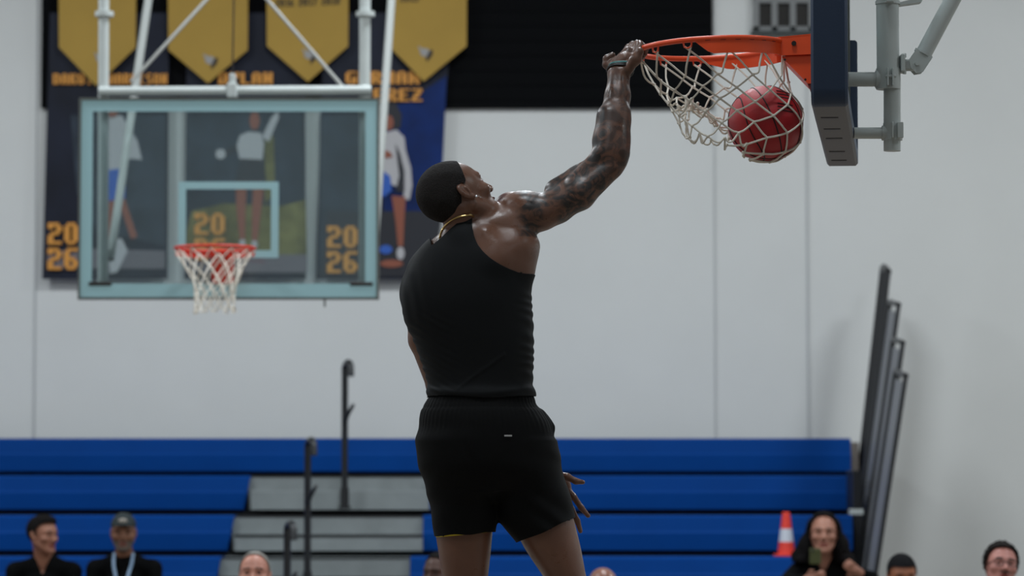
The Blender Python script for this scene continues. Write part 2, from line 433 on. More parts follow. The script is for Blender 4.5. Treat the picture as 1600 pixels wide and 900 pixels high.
def pts2(px, Y): return [W(x, y, Y) for x, y in px]
def ripple(x, z, a, s): return a * math.sin(x * s + 0.6 * math.sin(z * 1.7)) 
def sheet(name, quad_top, quad_bot, Y, zseg, xseg, thick, m, parent, amp=0.008, sc=9.0):
    """wavy hanging cloth between a top edge and a bottom edge (pixel pairs at depth Y)"""
    a0, a1 = W(*quad_top[0], Y), W(*quad_top[1], Y); b0, b1 = W(*quad_bot[0], Y), W(*quad_bot[1], Y)
    mb = MB(); vs = []
    for side in (0, 1):
        for j in range(zseg + 1):
            for i in range(xseg + 1):
                t = i / xseg; q = j / zseg
                p = (a0.lerp(a1, t)).lerp(b0.lerp(b1, t), q)
                vs.append((p.x, Y + side * thick + ripple(p.x, p.z, amp, sc), p.z))
    n = (xseg + 1) * (zseg + 1); fs = []
    for j in range(zseg):
        for i in range(xseg):
            a = j*(xseg+1)+i; b = a+1; c = b+xseg+1; d = a+xseg+1
            fs += [(a, d, c, b), (n+a, n+b, n+c, n+d)]
    for i in range(xseg):
        a, b = i, i+1; fs.append((a, b, n+b, n+a)); a += zseg*(xseg+1); b += zseg*(xseg+1); fs.append((b, a, n+a, n+b))
    for j in range(zseg):
        a, b = j*(xseg+1), (j+1)*(xseg+1); fs.append((b, a, n+a, n+b)); a += xseg; b += xseg; fs.append((a, b, n+b, n+a))
    mb.add(vs, fs); return mb
YB = WALLY - 0.10
def blob(mb, cx, cy, rx, ry, mi, lay, rot=0, Y=YB):
    c = W(cx, cy, Y); s = Y / F; P = []
    for k in range(18):
        a = 2*math.pi*k/18; x, y = rx*math.cos(a), ry*math.sin(a)
        P.append(Vector((c.x + (x*math.cos(rot) - y*math.sin(rot))*s, Y - 0.004*lay, c.z - (x*math.sin(rot) + y*math.cos(rot))*s)))
    mb.prism(P, (0, 0.003, 0), mi)
def poly(mb, pl, mi, lay, Y=YB): mb.prism([Vector((p.x, Y - 0.004*lay, p.z)) for p in pts2(pl, Y)], (0, 0.003, 0), mi)
PM = [M['bnavy'], M['bblue'], M['bgrey'], M['bgreen'], M['bfloor'], M['pwhite'], M['pskin'], M['pdark'], M['pblue']]
def player_banner(top, bot, label, m, art, names, nums):
    c = W((bot[0][0] + bot[1][0]) / 2, bot[0][1], YB)
    r = thing('banner', c, label, 'banner', 'tall player banners on the wall')
    sheet('b', top, bot, YB, 14, 16, 0.006, 0, r, 0.0025, 14).build('fabric', m, r)
    mb = MB(); art(mb); mb.build('printed_picture', PM, r, smooth=False)
    for (t, x, y, wpx, hpx) in names + nums:
        o = W(x, y, YB); text_mesh('lettering', t, wpx * YB / F, hpx * YB / F, M['letter'], r, (o.x, YB - 0.024, o.z), (1, 0, 0), 0.004)
    return r
def art1(b):
    poly(b, [(74, 420), (258, 420), (258, 392), (120, 388), (74, 395)], 4, 2)
    poly(b, [(110, 180), (258, 180), (258, 385), (150, 360), (120, 300)], 2, 2)
    poly(b, [(165, 185), (190, 180), (215, 220), (222, 250), (200, 248), (195, 262), (160, 268)], 5, 3)
    blob(b, 176, 172, 9, 13, 6, 3); poly(b, [(160, 268), (196, 262), (196, 310), (165, 315)], 8, 4)
    poly(b, [(168, 312), (180, 312), (176, 380), (168, 380)], 6, 3); poly(b, [(184, 310), (195, 310), (215, 370), (205, 374)], 6, 3)
    poly(b, [(170, 380), (190, 372), (200, 392), (184, 425), (172, 428)], 5, 4)
def art2(b):
    poly(b, [(292, 175), (472, 175), (480, 420), (288, 420)], 2, 1.6)
    poly(b, [(300, 330), (350, 318), (440, 322), (478, 312), (480, 400), (290, 400), (292, 360)], 3, 2.4); poly(b, [(414, 200), (428, 215), (430, 300), (414, 320)], 3, 2.3)
    poly(b, [(290, 398), (480, 398), (480, 426), (288, 426)], 4, 2.8)
    blob(b, 398, 189, 8, 14, 6, 3.4)
    poly(b, [(375, 212), (388, 206), (408, 208), (413, 225), (410, 252), (375, 250), (370, 228)], 5, 4)
    poly(b, [(376, 248), (412, 250), (416, 284), (368, 284)], 7, 5)
    poly(b, [(368, 283), (386, 283), (384, 330), (383, 375), (375, 375), (370, 330)], 6, 4.4); poly(b, [(396, 283), (414, 283), (408, 330), (402, 378), (394, 378), (394, 330)], 6, 4.4)
    poly(b, [(350, 236), (374, 224), (376, 232), (350, 246)], 7, 3); blob(b, 345, 241, 8, 8, 5, 4)
    poly(b, [(410, 214), (424, 184), (434, 174), (436, 184), (420, 222)], 5, 3.2)
    blob(b, 379, 380, 5, 6, 5, 5); blob(b, 398, 382, 5, 6, 5, 5)
def art3(b):
    poly(b, [(500, 180), (590, 180), (588, 425), (500, 425)], 2, 1.6)
    poly(b, [(512, 330), (692, 330), (676, 432), (500, 432)], 7, 1.9)
    poly(b, [(590, 168), (640, 160), (665, 140), (698, 118), (692, 250), (684, 332), (600, 332)], 1, 1.2)
    poly(b, [(600, 165), (618, 160), (628, 180), (626, 200), (606, 204)], 7, 3); blob(b, 608, 192, 7, 12, 6, 3.6)
    poly(b, [(600, 208), (620, 203), (632, 215), (634, 235), (642, 262), (644, 290), (640, 312), (631, 312), (630, 290), (626, 262), (622, 292), (598, 284)], 5, 4)
    poly(b, [(618, 225), (625, 240), (632, 268), (632, 300), (618, 300), (624, 275)], 7, 5)
    poly(b, [(594, 232), (610, 238), (614, 246), (596, 248)], 6, 5.4)
    poly(b, [(592, 262), (610, 276), (612, 298), (600, 308), (590, 304)], 8, 5)
    poly(b, [(612, 306), (634, 308), (632, 340), (630, 385), (622, 385), (618, 345)], 6, 4.4)
    blob(b, 626, 396, 6, 10, 5, 5); blob(b, 603, 390, 10, 7, 8, 4); blob(b, 612, 412, 18, 6, 6, 4)
player_banner([(78, 20), (264, 20)], [(66, 436), (262, 436)], 'navy banner at the left with an athlete in white and 20 26', M['bnavy'], art1,
              [('DAKOTA', 121, 124, 11, 17), ('HARRISON', 216, 124, 10, 17)], [('20\n26', 99, 385, 22, 34)])
player_banner([(292, 20), (476, 20)], [(288, 436), (478, 436)], 'slate banner directly behind the glass backboard with a player in a white top', M['bnavy'], art2,
              [('DYLAN', 384, 123, 15, 19)], [('20\n26', 328, 370, 22, 34)])
player_banner([(506, 20), (708, 20)], [(494, 436), (672, 436)], 'blue banner at the right of the glass backboard with an athlete seen side on', M['bnavy'], art3,
              [('GERMAN', 598, 122, 17, 20), ('PEREZ', 612, 149, 17, 20)], [('20\n26', 535, 390, 22, 34)])
YP = WALLY - 0.17
for i, (x0, x1, yb, tx, ty, ex, ey, lab) in enumerate(((91, 213, 74, 150, 134, 158, 92, 'first gold pennant from the left, crossed by the white hoop post'),
        (262, 388, 78, 325, 130, 328, 94, 'second gold pennant from the left, with a thin cable in front'),
        (416, 545, 72, 481, 128, 483, 86, 'third gold pennant from the left, with a row of dark years across it'),
        (606, 730, 72, 662, 127, 664, 82, 'rightmost gold pennant, right of the leaning white hoop brace'))):
    r = thing('pennant', W(tx, ty, YP), lab, 'pennant', 'gold pennants on the black panel')
    mb = MB(); out = [(x0, -120), (x1, -120), (x1 - 1, yb), (tx, ty), (x0 + 1, yb)]
    mb.prism(pts2(out, YP), (0, 0.008, 0)); mb.build('fabric', M['gold'], r, smooth=False)
    e = MB()
    blob(e, ex, ey, 8, 6.5, 0, 1, 0.2, YP); blob(e, ex + 8, ey + 3, 3.5, 8, 1, 1.4, 0.4, YP)
    poly(e, [(ex - 7, ey - 2), (ex - 11, ey - 9), (ex - 9, ey - 10), (ex - 3, ey - 5)], 0, 1.2, YP); poly(e, [(ex + 3, ey + 5), (ex + 7, ey + 8), (ex + 4, ey + 15), (ex + 1, ey + 10)], 1, 1.2, YP)
    e.build('emblem', [mat('emblem_silver', (150, 148, 146), 0.6), M['ink']], r, smooth=False)
    if i in (2, 3):
        o = W(*( (481, 3) if i == 2 else (640, -3)), YP)
        text_mesh('lettering', '2016 2017 2018' if i == 2 else '2019', 6.2 * YP / F, 12 * YP / F, M['ink'], r, (o.x, YP - 0.001, o.z), (1, 0, 0.04 if i == 2 else 0), 0.004)

# ------------------------------------------------------------------ bleachers
bl = thing('bleachers', (0, 22.5, 0), 'blue tiered bleachers with a grey stepped aisle against the white wall', 'bleachers')
H = [1.945, 1.667, 1.385, 1.108, 0.83, 0.55]; D = [24.0, 23.35, 22.7, 22.05, 21.4, 20.75]
def seat(x0, x1, k, sl=0.0, sr=0.0):
    h, d = H[k], D[k]
    prof = [(0.02, -0.258), (0.0, -0.245), (0.0, -0.125), (0.008, -0.112), (0.024, -0.014), (0.045, 0.0), (0.33, 0.0), (0.36, -0.02), (0.36, -0.258)]
    mb = MB(); n = len(prof)
    vs = []
    for x, s_ in ((x0, sl), (x1, sr)):
        for (py, pz) in prof: vs.append((x + s_ * (-pz / 0.25), d + py, h + pz))
    fs = [tuple(range(n)), tuple(range(2*n-1, n-1, -1))] + [(i, (i+1) % n, (i+1) % n + n, i + n) for i in range(n)]
    mb.add(vs, fs); x = x0 + 0.25
    while x < x1 - 0.1:
        x += 0.52
    return mb.build('bench_seat', M['blue'], bl, ang=12)
XR = [2.54, 2.475, 2.41, 2.345, 2.28, 2.2]
aL = [None, -1.905, -1.965, -2.0, -2.05, -2.1]; aR = [None, -0.60, -0.63, -0.70, -0.74, -0.78]
seat(-9.0, XR[0], 0)
for k in range(1, 6):
    seat(-9.0, aL[k], k, 0, -0.05); seat(aR[k], XR[k], k, 0.0)
# understructure, and foot decks blackened to paint the shaded gaps between rows
for k in range(6):
    mb = MB(); h, d = H[k], D[k]
    mb.box((-9.0, d + 0.10, max(0.0, h - 0.60)), (XR[k] - 0.02, d + 0.45, h - 0.255)); mb.build('riser', M['nose_gap'], bl, smooth=False)
    mb = MB(); mb.box((-9.0, d + 0.06, max(0.0, h - 0.30)), (XR[k] - 0.02, d + 0.12, h - 0.27)); mb.build('foot_deck', M['nose_gap'], bl, smooth=False)
# aisle steps
for k in range(1, 6):
    h, d = H[k], D[k]; x0, x1 = aL[k] - 0.02, aR[k] + 0.02
    mb = MB()
    mb.box((x0, d + 0.06, h - 0.25), (x1, d + 0.62, h - 0.01), 0, 0.004)
    mb.box((x0 + 0.03, d - 0.1, h - 0.25), (x1 - 0.02, d + 0.08, h - 0.11 if k == 1 else h - 0.14), 0, 0.004)
    mb.box((x0, d + 0.055, h - 0.012), (x1, d + 0.10, h - 0.002), 1)
    if k > 1: mb.box((x0 + 0.03, d - 0.105, h - 0.15), (x1 - 0.02, d - 0.06, h - 0.132), 1)
    mb.build('aisle_step', [M['deck'], M['nose_gap']], bl, smooth=False)
# handrails in the aisle
def arc(cx, cy, cz, r, a0, a1, n=8): return [Vector((cx + 0.35*r*(1-math.cos(a)) if 0 else cx, cy, cz)) for a in ()]
def handrail(px, ytop, ybase, Y, label=None):
    t = W(px, ytop, Y); b = W(px, ybase, Y); mb = MB(); x = t.x
    R = 0.042; P = [Vector((x, Y, b.z)), Vector((x, Y, t.z - R))]
    for q in range(1, 9):
        a = math.pi * q / 8
        P.append(Vector((x + (R - R*math.cos(a)) * 0.62, Y - (R - R*math.cos(a)) * 2.2, t.z - R + R*math.sin(a))))
    P.append(P[-1] + Vector((0.002, -0.01, -0.06)))
    mb.tube(P, 0.024, 10)
    m2 = t.z - 0.36
    mb.tube([Vector((x, Y, m2 - 0.08)), Vector((x + 0.03, Y - 0.08, m2 - 0.01)), Vector((x + 0.07, Y - 0.2, m2 + 0.05))], 0.014, 8)
    mb.tube([Vector((x, Y, b.z)), Vector((x, Y, b.z + 0.02))], 0.045, 12); mb.tube([Vector((x, Y, b.z)), Vector((x, Y, b.z + 0.15))], 0.032, 12)
    mb.build('handrail', M['rail'], bl)
handrail(539, 567, 795, 23.15); handrail(481, 688, 928, 21.85); handrail(449, 818, 1060, 20.6)
# guard panels at the right end of the rows, leaning outwards
for k, (xt, yt, xb, yb) in enumerate(((1381, 418, 1338, 800), (1390, 472, 1338, 860), (1396, 530, 1341, 925), (1400, 580, 1343, 965))):
    Y = 24.15 - 0.65 * k
    t = W(xt, yt, Y); b = W(xb, yb, Y); th = 0.030 if k == 0 else 0.021
    dY = Vector((0, -0.55, 0)) if k else Vector((0, -0.25, 0)); dY2 = dY + Vector((0, 0, -0.05))
    d = (b - t)
    mb = MB(); mb.tube([t, b], th, 8); mb.tube([t + dY2, b + dY], th * 0.8, 8); mb.tube([t, t + dY2], th, 8); mb.tube([b, b + dY], th * 0.8, 8)
    f = mb.build('guard_rail', M['rail'], bl)
    i2 = MB(); e = Vector((0.004, 0, 0))
    i2.prism([t + d*0.03, t + dY2 + d*0.03, b + dY - d*0.02, b - d*0.02], e)
    i2.build('infill', M['mesh'] if k else M['rail'], f, smooth=False)
bx = MB(); c = W(1338, 800, 22.4); bx.box((c.x - 0.05, 22.3, c.z - 0.02), (c.x + 0.04, 22.45, c.z + 0.02), 0, 0.005)
bx.build('rail_bracket', M['white'], bl)
bx = MB(); c = W(1345, 790, 22.9); bx.box((c.x - 0.06, 22.85, 0), (c.x + 0.0, 23.3, c.z + 0.25), 0, 0.005); bx.build('rail_post', M['rail'], bl)
bx = MB(); bx.box((XR[0] + 0.0, 24.02, 0), (XR[0] + 0.06, 24.35, H[0] - 0.03)); bx.build('end_panel', mat('end_panel_brown', (112, 104, 98), 0.6), bl, smooth=False)
# traffic cone on the fourth row
cb = Vector((W(1229, 870, D[3] + 0.18).x, D[3] + 0.20, H[3] + 0.001))
cn = thing('traffic_cone', cb, 'orange traffic cone with a white collar standing on the blue bench', 'traffic cone')
mb = MB(); mb.tube([cb + Vector((0, 0, z)) for z in (0.012, 0.1)], [0.062, 0.051], 20, 0); mb.build('cone_body', M['cone'], cn); mb = MB(); mb.tube([cb + Vector((0, 0, z)) for z in (0.19, 0.30, 0.305)], [0.040, 0.027, 0.02], 20, 0); mb.build('cone_tip', M['cone'], cn)
mb = MB(); mb.tube([cb + Vector((0, 0, z)) for z in (0.1, 0.19)], [0.0515, 0.0405], 20, 0); mb.build('collar', M['reflect'], cn)
mb = MB(); mb.box((cb.x - 0.085, cb.y - 0.085, cb.z), (cb.x + 0.085, cb.y + 0.085, cb.z + 0.014), 0, 0.004); mb.build('base', M['cone'], cn)

# ------------------------------------------------------------------ nets
def catmull(P, n=4):
    P = [Vector(p) for p in P]; out = []
    for i in range(len(P) - 1):
        p0 = P[max(0, i-1)]; p1 = P[i]; p2 = P[i+1]; p3 = P[min(len(P)-1, i+2)]
        for q in range(n):
            t = q / n; out.append(0.5*((2*p1) + (p2-p0)*t + (2*p0-5*p1+4*p2-p3)*t*t + (3*p1-p0-3*p2+p3)*t*t*t))
    out.append(P[-1]); return out
# ------------------------------------------------------------------ far glass backboard and hoop
YF = 19.5
fb = thing('basketball_hoop', W(357, 468, YF), 'white framed glass basketball backboard with red rim hanging before the banners', 'basketball hoop')
gl = bpy.data.materials.new('board_glass'); gl.use_nodes = True; nt = gl.node_tree; nt.nodes.clear()
o_ = nt.nodes.new('ShaderNodeOutputMaterial'); mx = nt.nodes.new('ShaderNodeMixShader'); tr = nt.nodes.new('ShaderNodeBsdfTransparent'); gs = nt.nodes.new('ShaderNodeBsdfGlossy'); mx2 = nt.nodes.new('ShaderNodeMixShader'); df = nt.nodes.new('ShaderNodeBsdfDiffuse')
fr = nt.nodes.new('ShaderNodeFresnel'); fr.inputs[0].default_value = 1.5
tr.inputs[0].default_value = (0.86, 0.93, 0.93, 1); gs.inputs['Roughness'].default_value = 0.02; df.inputs[0].default_value = (0.5, 0.62, 0.68, 1)
nt.links.new(fr.outputs[0], mx.inputs[0]); nt.links.new(tr.outputs[0], mx.inputs[1]); nt.links.new(gs.outputs[0], mx.inputs[2])
mx2.inputs[0].default_value = 0.055; nt.links.new(mx.outputs[0], mx2.inputs[1]); nt.links.new(df.outputs[0], mx2.inputs[2]); nt.links.new(mx2.outputs[0], o_.inputs[0])
A = W(124, 153, YF); B = W(592, 468, YF); X0, X1, Z1, Z0 = A.x, B.x, A.z, B.z
def frame_ring(x0, x1, z0, z1, t, y0, y1, tb=None, bev=0.0):
    tb = t if tb is None else tb
    mb = MB(); mb.box((x0, y0, z0), (x1, y1, z0 + tb)); mb.box((x0, y0, z1 - t), (x1, y1, z1)); mb.box((x0, y0, z0 + tb), (x0 + t, y1, z1 - t)); mb.box((x1 - t, y0, z0 + tb), (x1, y1, z1 - t)); return mb
MB().box((X0 + 0.01, YF, Z0 + 0.01), (X1 - 0.01, YF + 0.012, Z1 - 0.01)).build('glass_pane', gl, fb, smooth=False)
frame_ring(X0 + 0.012, X1 - 0.012, Z0 + 0.012, Z1 - 0.012, 0.072, YF - 0.004, YF - 0.001, 0.085).build('border_line', M['teal'], fb, smooth=False)
frame_ring(X0, X1, Z0, Z1, 0.014, YF - 0.012, YF + 0.045).build('metal_frame', M['frame'], fb, smooth=False)
a = W(279, 284, YF); b = W(435, 403, YF)
frame_ring(a.x, b.x, b.z, a.z, 0.046, YF - 0.004, YF - 0.001).build('target_square', M['teal'], fb, smooth=False)
def bar(px0, px1, r, Ya, Yb_, name, m=None, n=12):
    MB().tube([W(*px0, Ya), W(*px1, Yb_)], r, n).build(name, m or M['white'], fb)
bar((163, -250), (161, 446), 0.033, YF + 0.12, YF + 0.12, 'mast_post'); bar((571, -250), (569, 446), 0.035, YF + 0.12, YF + 0.12, 'mast_post')
bar((155, 143), (580, 141), 0.030, YF + 0.08, YF + 0.08, 'cross_bar')
bar((245, -90), (172, 405), 0.027, YF + 1.6, YF + 0.15, 'brace', M['brace_dim']); bar((618, -90), (583, 410), 0.027, YF + 1.6, YF + 0.15, 'brace', M['brace_dim'])
bar((405, -90), (205, 128), 0.012, YF + 0.6, YF + 0.12, 'sway_rod', M['whitedull'], 8); bar((340, -90), (535, 135), 0.012, YF + 0.6, YF + 0.12, 'sway_rod', M['whitedull'], 8)
bar((367, -90), (363, 132), 0.005, YF + 0.1, YF + 0.1, 'cable', M['dark'], 6)
mb = MB(); c = W(363, 140, YF + 0.06); mb.box((c.x - 0.03, YF + 0.03, c.z - 0.05), (c.x + 0.03, YF + 0.13, c.z + 0.04), 0, 0.006); mb.box((c.x - 0.018, YF + 0.05, c.z + 0.04), (c.x + 0.018, YF + 0.12, c.z + 0.10), 0, 0.006); mb.build('clevis', M['white'], fb)
for px in (163, 571):
    c = W(px, 22, YF + 0.12); MB().tube([c - Vector((0, 0, 0.015)), c + Vector((0, 0, 0.015))], 0.058, 14).build('flange', M['white'], fb)
    c = W(px - 6, 444, YF + 0.02); mb = MB(); mb.box((c.x - 0.07, YF - 0.008, c.z - 0.012), (c.x + 0.07, YF + 0.13, c.z + 0.012), 0, 0.003); mb.build('lower_bracket', M['dark'], fb)
c = W(507, 474, YF); MB().tube([c + Vector((0, 0.02, 0.03)), c + Vector((0, 0.02, -0.02))], 0.006, 8).build('latch', M['frame'], fb)
def hoop(parent, C, en, et, tilt, m, flange=True, rtube=0.009, br=True):
    """rim ring + reinforcing plates + bracket; en points from board to court"""
    up = Vector((0, 0, 1)); er = (en * math.cos(tilt) - up * math.sin(tilt)); uz = (up * math.cos(tilt) + en * math.sin(tilt))
    R = 0.2375
    pt = lambda a, r=R, z=0.0: C + er * (r * math.cos(a)) + et * (r * math.sin(a)) + uz * z
    mb = MB(); mb.tube([pt(2*math.pi*k/72) for k in range(72)], rtube, 12, closed=True); ring = mb.build('rim', m, parent)
    return pt, er, uz
Cf = Vector((W(336, 388, YF - 0.39).x, YF - 0.39, W(336, 388, YF - 0.39).z))
ptf, _, _ = hoop(fb, Cf, Vector((0, -1, 0)), Vector((1, 0, 0)), 0.0, M['rimred'])
mb = MB(); mb.box((Cf.x - 0.07, YF - 0.155, Cf.z - 0.03), (Cf.x + 0.07, YF, Cf.z + 0.012), 0, 0.004)
mb.prism([(Cf.x - 0.05, YF - 0.01, Cf.z - 0.03), (Cf.x - 0.05, YF - 0.13, Cf.z - 0.03), (Cf.x - 0.05, YF - 0.03, Cf.z - 0.19), (Cf.x - 0.05, YF - 0.01, Cf.z - 0.19)], (0.13, 0, 0))
for sgn in (-1, 1):
    Q = [ptf(math.pi - sgn*t, 0.2375, -0.008) for t in np.linspace(0.25, 1.5, 10)]; Q2 = [q - Vector((0, 0, 0.035)) for q in Q]
    mb.add(Q + Q2, [(i, i+1, i+11, i+10) for i in range(9)]); mb.add([q * 1.0 + Vector((0, 0.004, 0)) for q in Q + Q2], [(i+10, i+11, i+1, i) for i in range(9)])
mb.build('rim_bracket', M['rimred'], fb)
mb = MB(); rows = [(0.2375, -0.012), (0.19, -0.09), (0.155, -0.15), (0.13, -0.21), (0.12, -0.27), (0.118, -0.33), (0.125, -0.385)]
rnd = random.Random(3)
def nodef(r, c):
    R_, z = rows[r]; a = 2*math.pi*(c + (0.5 if r % 2 else 0))/12
    return Cf + Vector((math.cos(a)*R_, math.sin(a)*R_, z + (0 if r == 0 else 0.012*math.sin(7*c + r))))
for c in range(12):
    for s_ in (0, 1):
        P = []; cc = c
        for r in range(7):
            P.append(nodef(r, cc))
            if s_ == 0 and r % 2 == 1: cc += 1
            if s_ == 1 and r % 2 == 0: cc -= 1
        mb.tube(catmull(P, 2), 0.0042, 5)
mb.build('net', M['rope'], fb)

# ------------------------------------------------------------------ near hoop (edge on)
ang = math.radians(7.05)
EN = Vector((-math.cos(ang), math.sin(ang), 0)); ET = Vector((math.sin(ang), math.cos(ang), 0)); UP = Vector((0, 0, 1))
B0 = Vector((1.018, 10.2, 0))
nb = thing('basketball_hoop', B0 + Vector((0, 0, 2.75)), 'navy padded backboard seen edge-on with an orange rim the player hangs from', 'basketball hoop')
def L3(n, t, z): return B0 + EN * n + ET * t + UP * z      # n: out of the board, t: along the board
MT = Matrix((( EN.x, ET.x, 0, B0.x), (EN.y, ET.y, 0, B0.y), (0, 0, 1, 0), (0, 0, 0, 1)))
ZB = 2.747; HW = 0.955; PN0, PN1 = -0.075, 0.032
def pad_profile(z_lo_inner=0.055):
    r = 0.05; pts = []
    zt = ZB + 0.44
    outer = [(-HW, zt - 0.01)]
    for q in range(7): a = math.pi + (math.pi/2)*q/6; outer.append((-HW + r + r*math.cos(a), ZB + r + r*math.sin(a)))
    for q in range(7): a = 1.5*math.pi + (math.pi/2)*q/6; outer.append((HW - r + r*math.cos(a), ZB + r + r*math.sin(a)))
    outer.append((HW, zt - 0.01)); outer.append((HW - 0.01, zt)); outer.append((HW - 0.05, zt))
    inner = [(HW - 0.055, ZB + 0.06), (-HW + 0.055, ZB + 0.06), (-HW + 0.05, zt), (-HW + 0.01, zt)]
    return outer, inner
outer, inner = pad_profile(); mb = MB()
# swept skin with chamfers
poly2 = outer + inner; n = len(poly2)
def ins(p, d):
    t, z = p; cx = 0; 
    return p
lay = [(PN0, 0.008), (PN0 + 0.008, 0.0), (PN1 - 0.008, 0.0), (PN1, 0.008)]
vs = []
for (nn_, sh) in lay:
    for i, (t, z) in enumerate(poly2):
        p0 = Vector(poly2[i-1]); p1 = Vector(poly2[i]); p2 = Vector(poly2[(i+1) % n])
        e1 = (p1 - p0).normalized(); e2 = (p2 - p1).normalized(); nv = Vector((-(e1.y+e2.y), (e1.x+e2.x)))
        nv = nv.normalized() if nv.length > 1e-6 else Vector((0, 0))
        q = p1 + nv * sh; vs.append(L3(nn_, q.x, q.y))
fs = []; fm_ = []
for l in range(3):
    for i in range(n):
        j = (i+1) % n; fs.append((l*n+i, l*n+j, (l+1)*n+j, (l+1)*n+i)); fm_.append(1 if i == 7 else 0)
mb.add(vs, fs); mb.m = fm_
# end caps as quad strips between outer and inner
no = len(outer)
for l in (0, 3):
    idx_o = list(range(no)); cap = [l*n + i for i in range(n)]
    mb.add([vs[i] for i in cap], [tuple(range(n))])
pad = mb.build('edge_padding', [M['navy'], M['under']], nb, ang=40)
for t in (-0.62, -0.30, -0.02, 0.40, 0.70):
    MB().box((PN0 + 0.035, t - 0.016, ZB - 0.002), (PN1 - 0.02, t + 0.016, ZB + 0.004), 0, 0, MT).build('slot', M['black'], pad, smooth=False)
MB().box((-0.012, -HW + 0.03, ZB + 0.05), (0.0, HW - 0.03, ZB + 1.27), 0, 0, MT).build('glass_pane', gl, nb, smooth=False)
mb = MB()
for lo, hi in (((-0.05, -HW + 0.02, ZB + 0.04), (0.004, -HW + 0.06, ZB + 1.27)), ((-0.05, HW - 0.06, ZB + 0.04), (0.004, HW - 0.02, ZB + 1.27)), ((-0.05, -HW + 0.02, ZB + 1.23), (0.004, HW - 0.02, ZB + 1.27)), ((-0.05, -HW+0.02, ZB+0.04), (0.004, HW-0.02, ZB+0.08))):
    mb.box(lo, hi, 0, 0.003, MT)
mb.build('metal_frame', M['frame'], nb)
# rim, plates and bracket
TILT = math.radians(2.5)
ATT = L3(0.0, 0.0, 3.062)
er = EN * math.cos(TILT) - UP * math.sin(TILT); uz = UP * math.cos(TILT) + EN * math.sin(TILT)
RC = ATT + er * 0.379
pt, er, uz = hoop(nb, RC, EN, ET, TILT, M['orange'], rtube=0.0088)
def RP(n, t, z): return RC + er * n + ET * t + uz * z
def ring_plate(a0, a1, r0, r1, ztop, zbot0, zbot1, name, n=18, taper=0.14):
    mb = MB(); vs = []
    for k in range(n + 1):
        q = k / n; a = a0 + (a1 - a0) * q; tp = min(1.0, q / taper)
        zb = ztop + ((zbot0 + (zbot1 - zbot0) * q) - ztop) * (0.12 + 0.88*tp)
        for r, z in ((r1, ztop), (r1, zb), (r0, zb), (r0, ztop)): vs.append(pt(a, r, z))
    fs = []
    for k in range(n):
        for e in range(4): fs.append((4*k+e, 4*k+(e+1) % 4, 4*k+4+(e+1) % 4, 4*k+4+e))
    fs += [(0,1,2,3), (4*n+3, 4*n+2, 4*n+1, 4*n)]
    mb.add(vs, fs); return mb.build(name, M['orange'], nb)
# angles: 0 = away from board; et points away from camera -> near side is negative angle
ring_plate(-1.42, -2.83, 0.2365, 0.2415, -0.004, -0.049, -0.045, 'reinforcing_plate')
ring_plate(1.30, 2.83, 0.2335, 0.2385, -0.004, -0.040, -0.045, 'reinforcing_plate', taper=0.3)
for k in range(6):                        # weld marks under the rod
    a = -1.55 - k*0.2; MB().tube([pt(a, 0.2425, -0.006), pt(a - 0.07, 0.2425, -0.006)], 0.0016, 5).build('weld', M['orangedark'], nb)
mb = MB()
P = [RP(-0.205, -0.085, 0.012), RP(-0.205, 0.085, 0.012), RP(-0.376, 0.085, 0.018), RP(-0.376, -0.085, 0.018)]
mb.prism(P, -uz * 0.006)
for sg in (-1, 1):
    Q = [RP(-0.205, sg*0.085, 0.010), RP(-0.376, sg*0.085, 0.016), RP(-0.376, sg*0.085, -0.050), RP(-0.205, sg*0.085, -0.047)]
    mb.prism(Q, ET * (-0.005*sg))
mb.build('bracket_arm', M['orange'], nb)
mb = MB()
for sg in (-1, 1):
    Q = [L3(0.15, sg*0.074, 3.005), L3(0.028, sg*0.074, 3.008), L3(0.028, sg*0.074, 2.918), L3(0.068, sg*0.074, 2.918)]
    mb.prism(Q, ET * (-0.006*sg))
mb.prism([L3(0.15, -0.07, 3.005), L3(0.068, -0.07, 2.918), L3(0.066, -0.07, 2.922), L3(0.146, -0.07, 3.008)], ET * 0.14)
mb.prism([L3(0.0, -0.09, 3.03), L3(0.030, -0.09, 3.03), L3(0.030, -0.09, 2.90), L3(0.0, -0.09, 2.90)], ET * 0.18)
mb.build('bracket_base', M['orange'], nb)
mb = MB(); mb.prism([L3(0.066, -0.07, 2.917), L3(0.010, -0.07, 2.917), L3(0.010, -0.07, 2.893), L3(0.058, -0.07, 2.893)], ET * 0.14); mb.build('bracket_foot', M['orangedark'], nb)
mb = MB()
for (nn_, zz, rr) in ((-0.268, -0.012, 0.008), (-0.33, -0.005, 0.005), (-0.33, -0.018, 0.005)):
    c = RP(nn_, -0.088, zz); MB().tube([c, c - ET * 0.006], rr, 10).build('bolt', M['dark'], nb)
for p in (L3(0.075, -0.078, 2.93), L3(0.14, -0.078, 2.995)): MB().tube([p, p - ET*0.004], 0.004, 8).build('bolt', M['dark'], nb)
HA = [math.radians(15 + 30*i) for i in range(12)]
mb = MB()
for a in HA:
    c = pt(a, 0.2375, -0.016); tg = (pt(a + 0.02) - pt(a - 0.02)).normalized()
    MB().tube([c + tg*0.014 + uz*0.008, c + tg*0.011 - uz*0.006, c - uz*0.010, c - tg*0.011 - uz*0.006, c - tg*0.014 + uz*0.008], 0.003, 6).build('net_hook', M['orange'], nb)
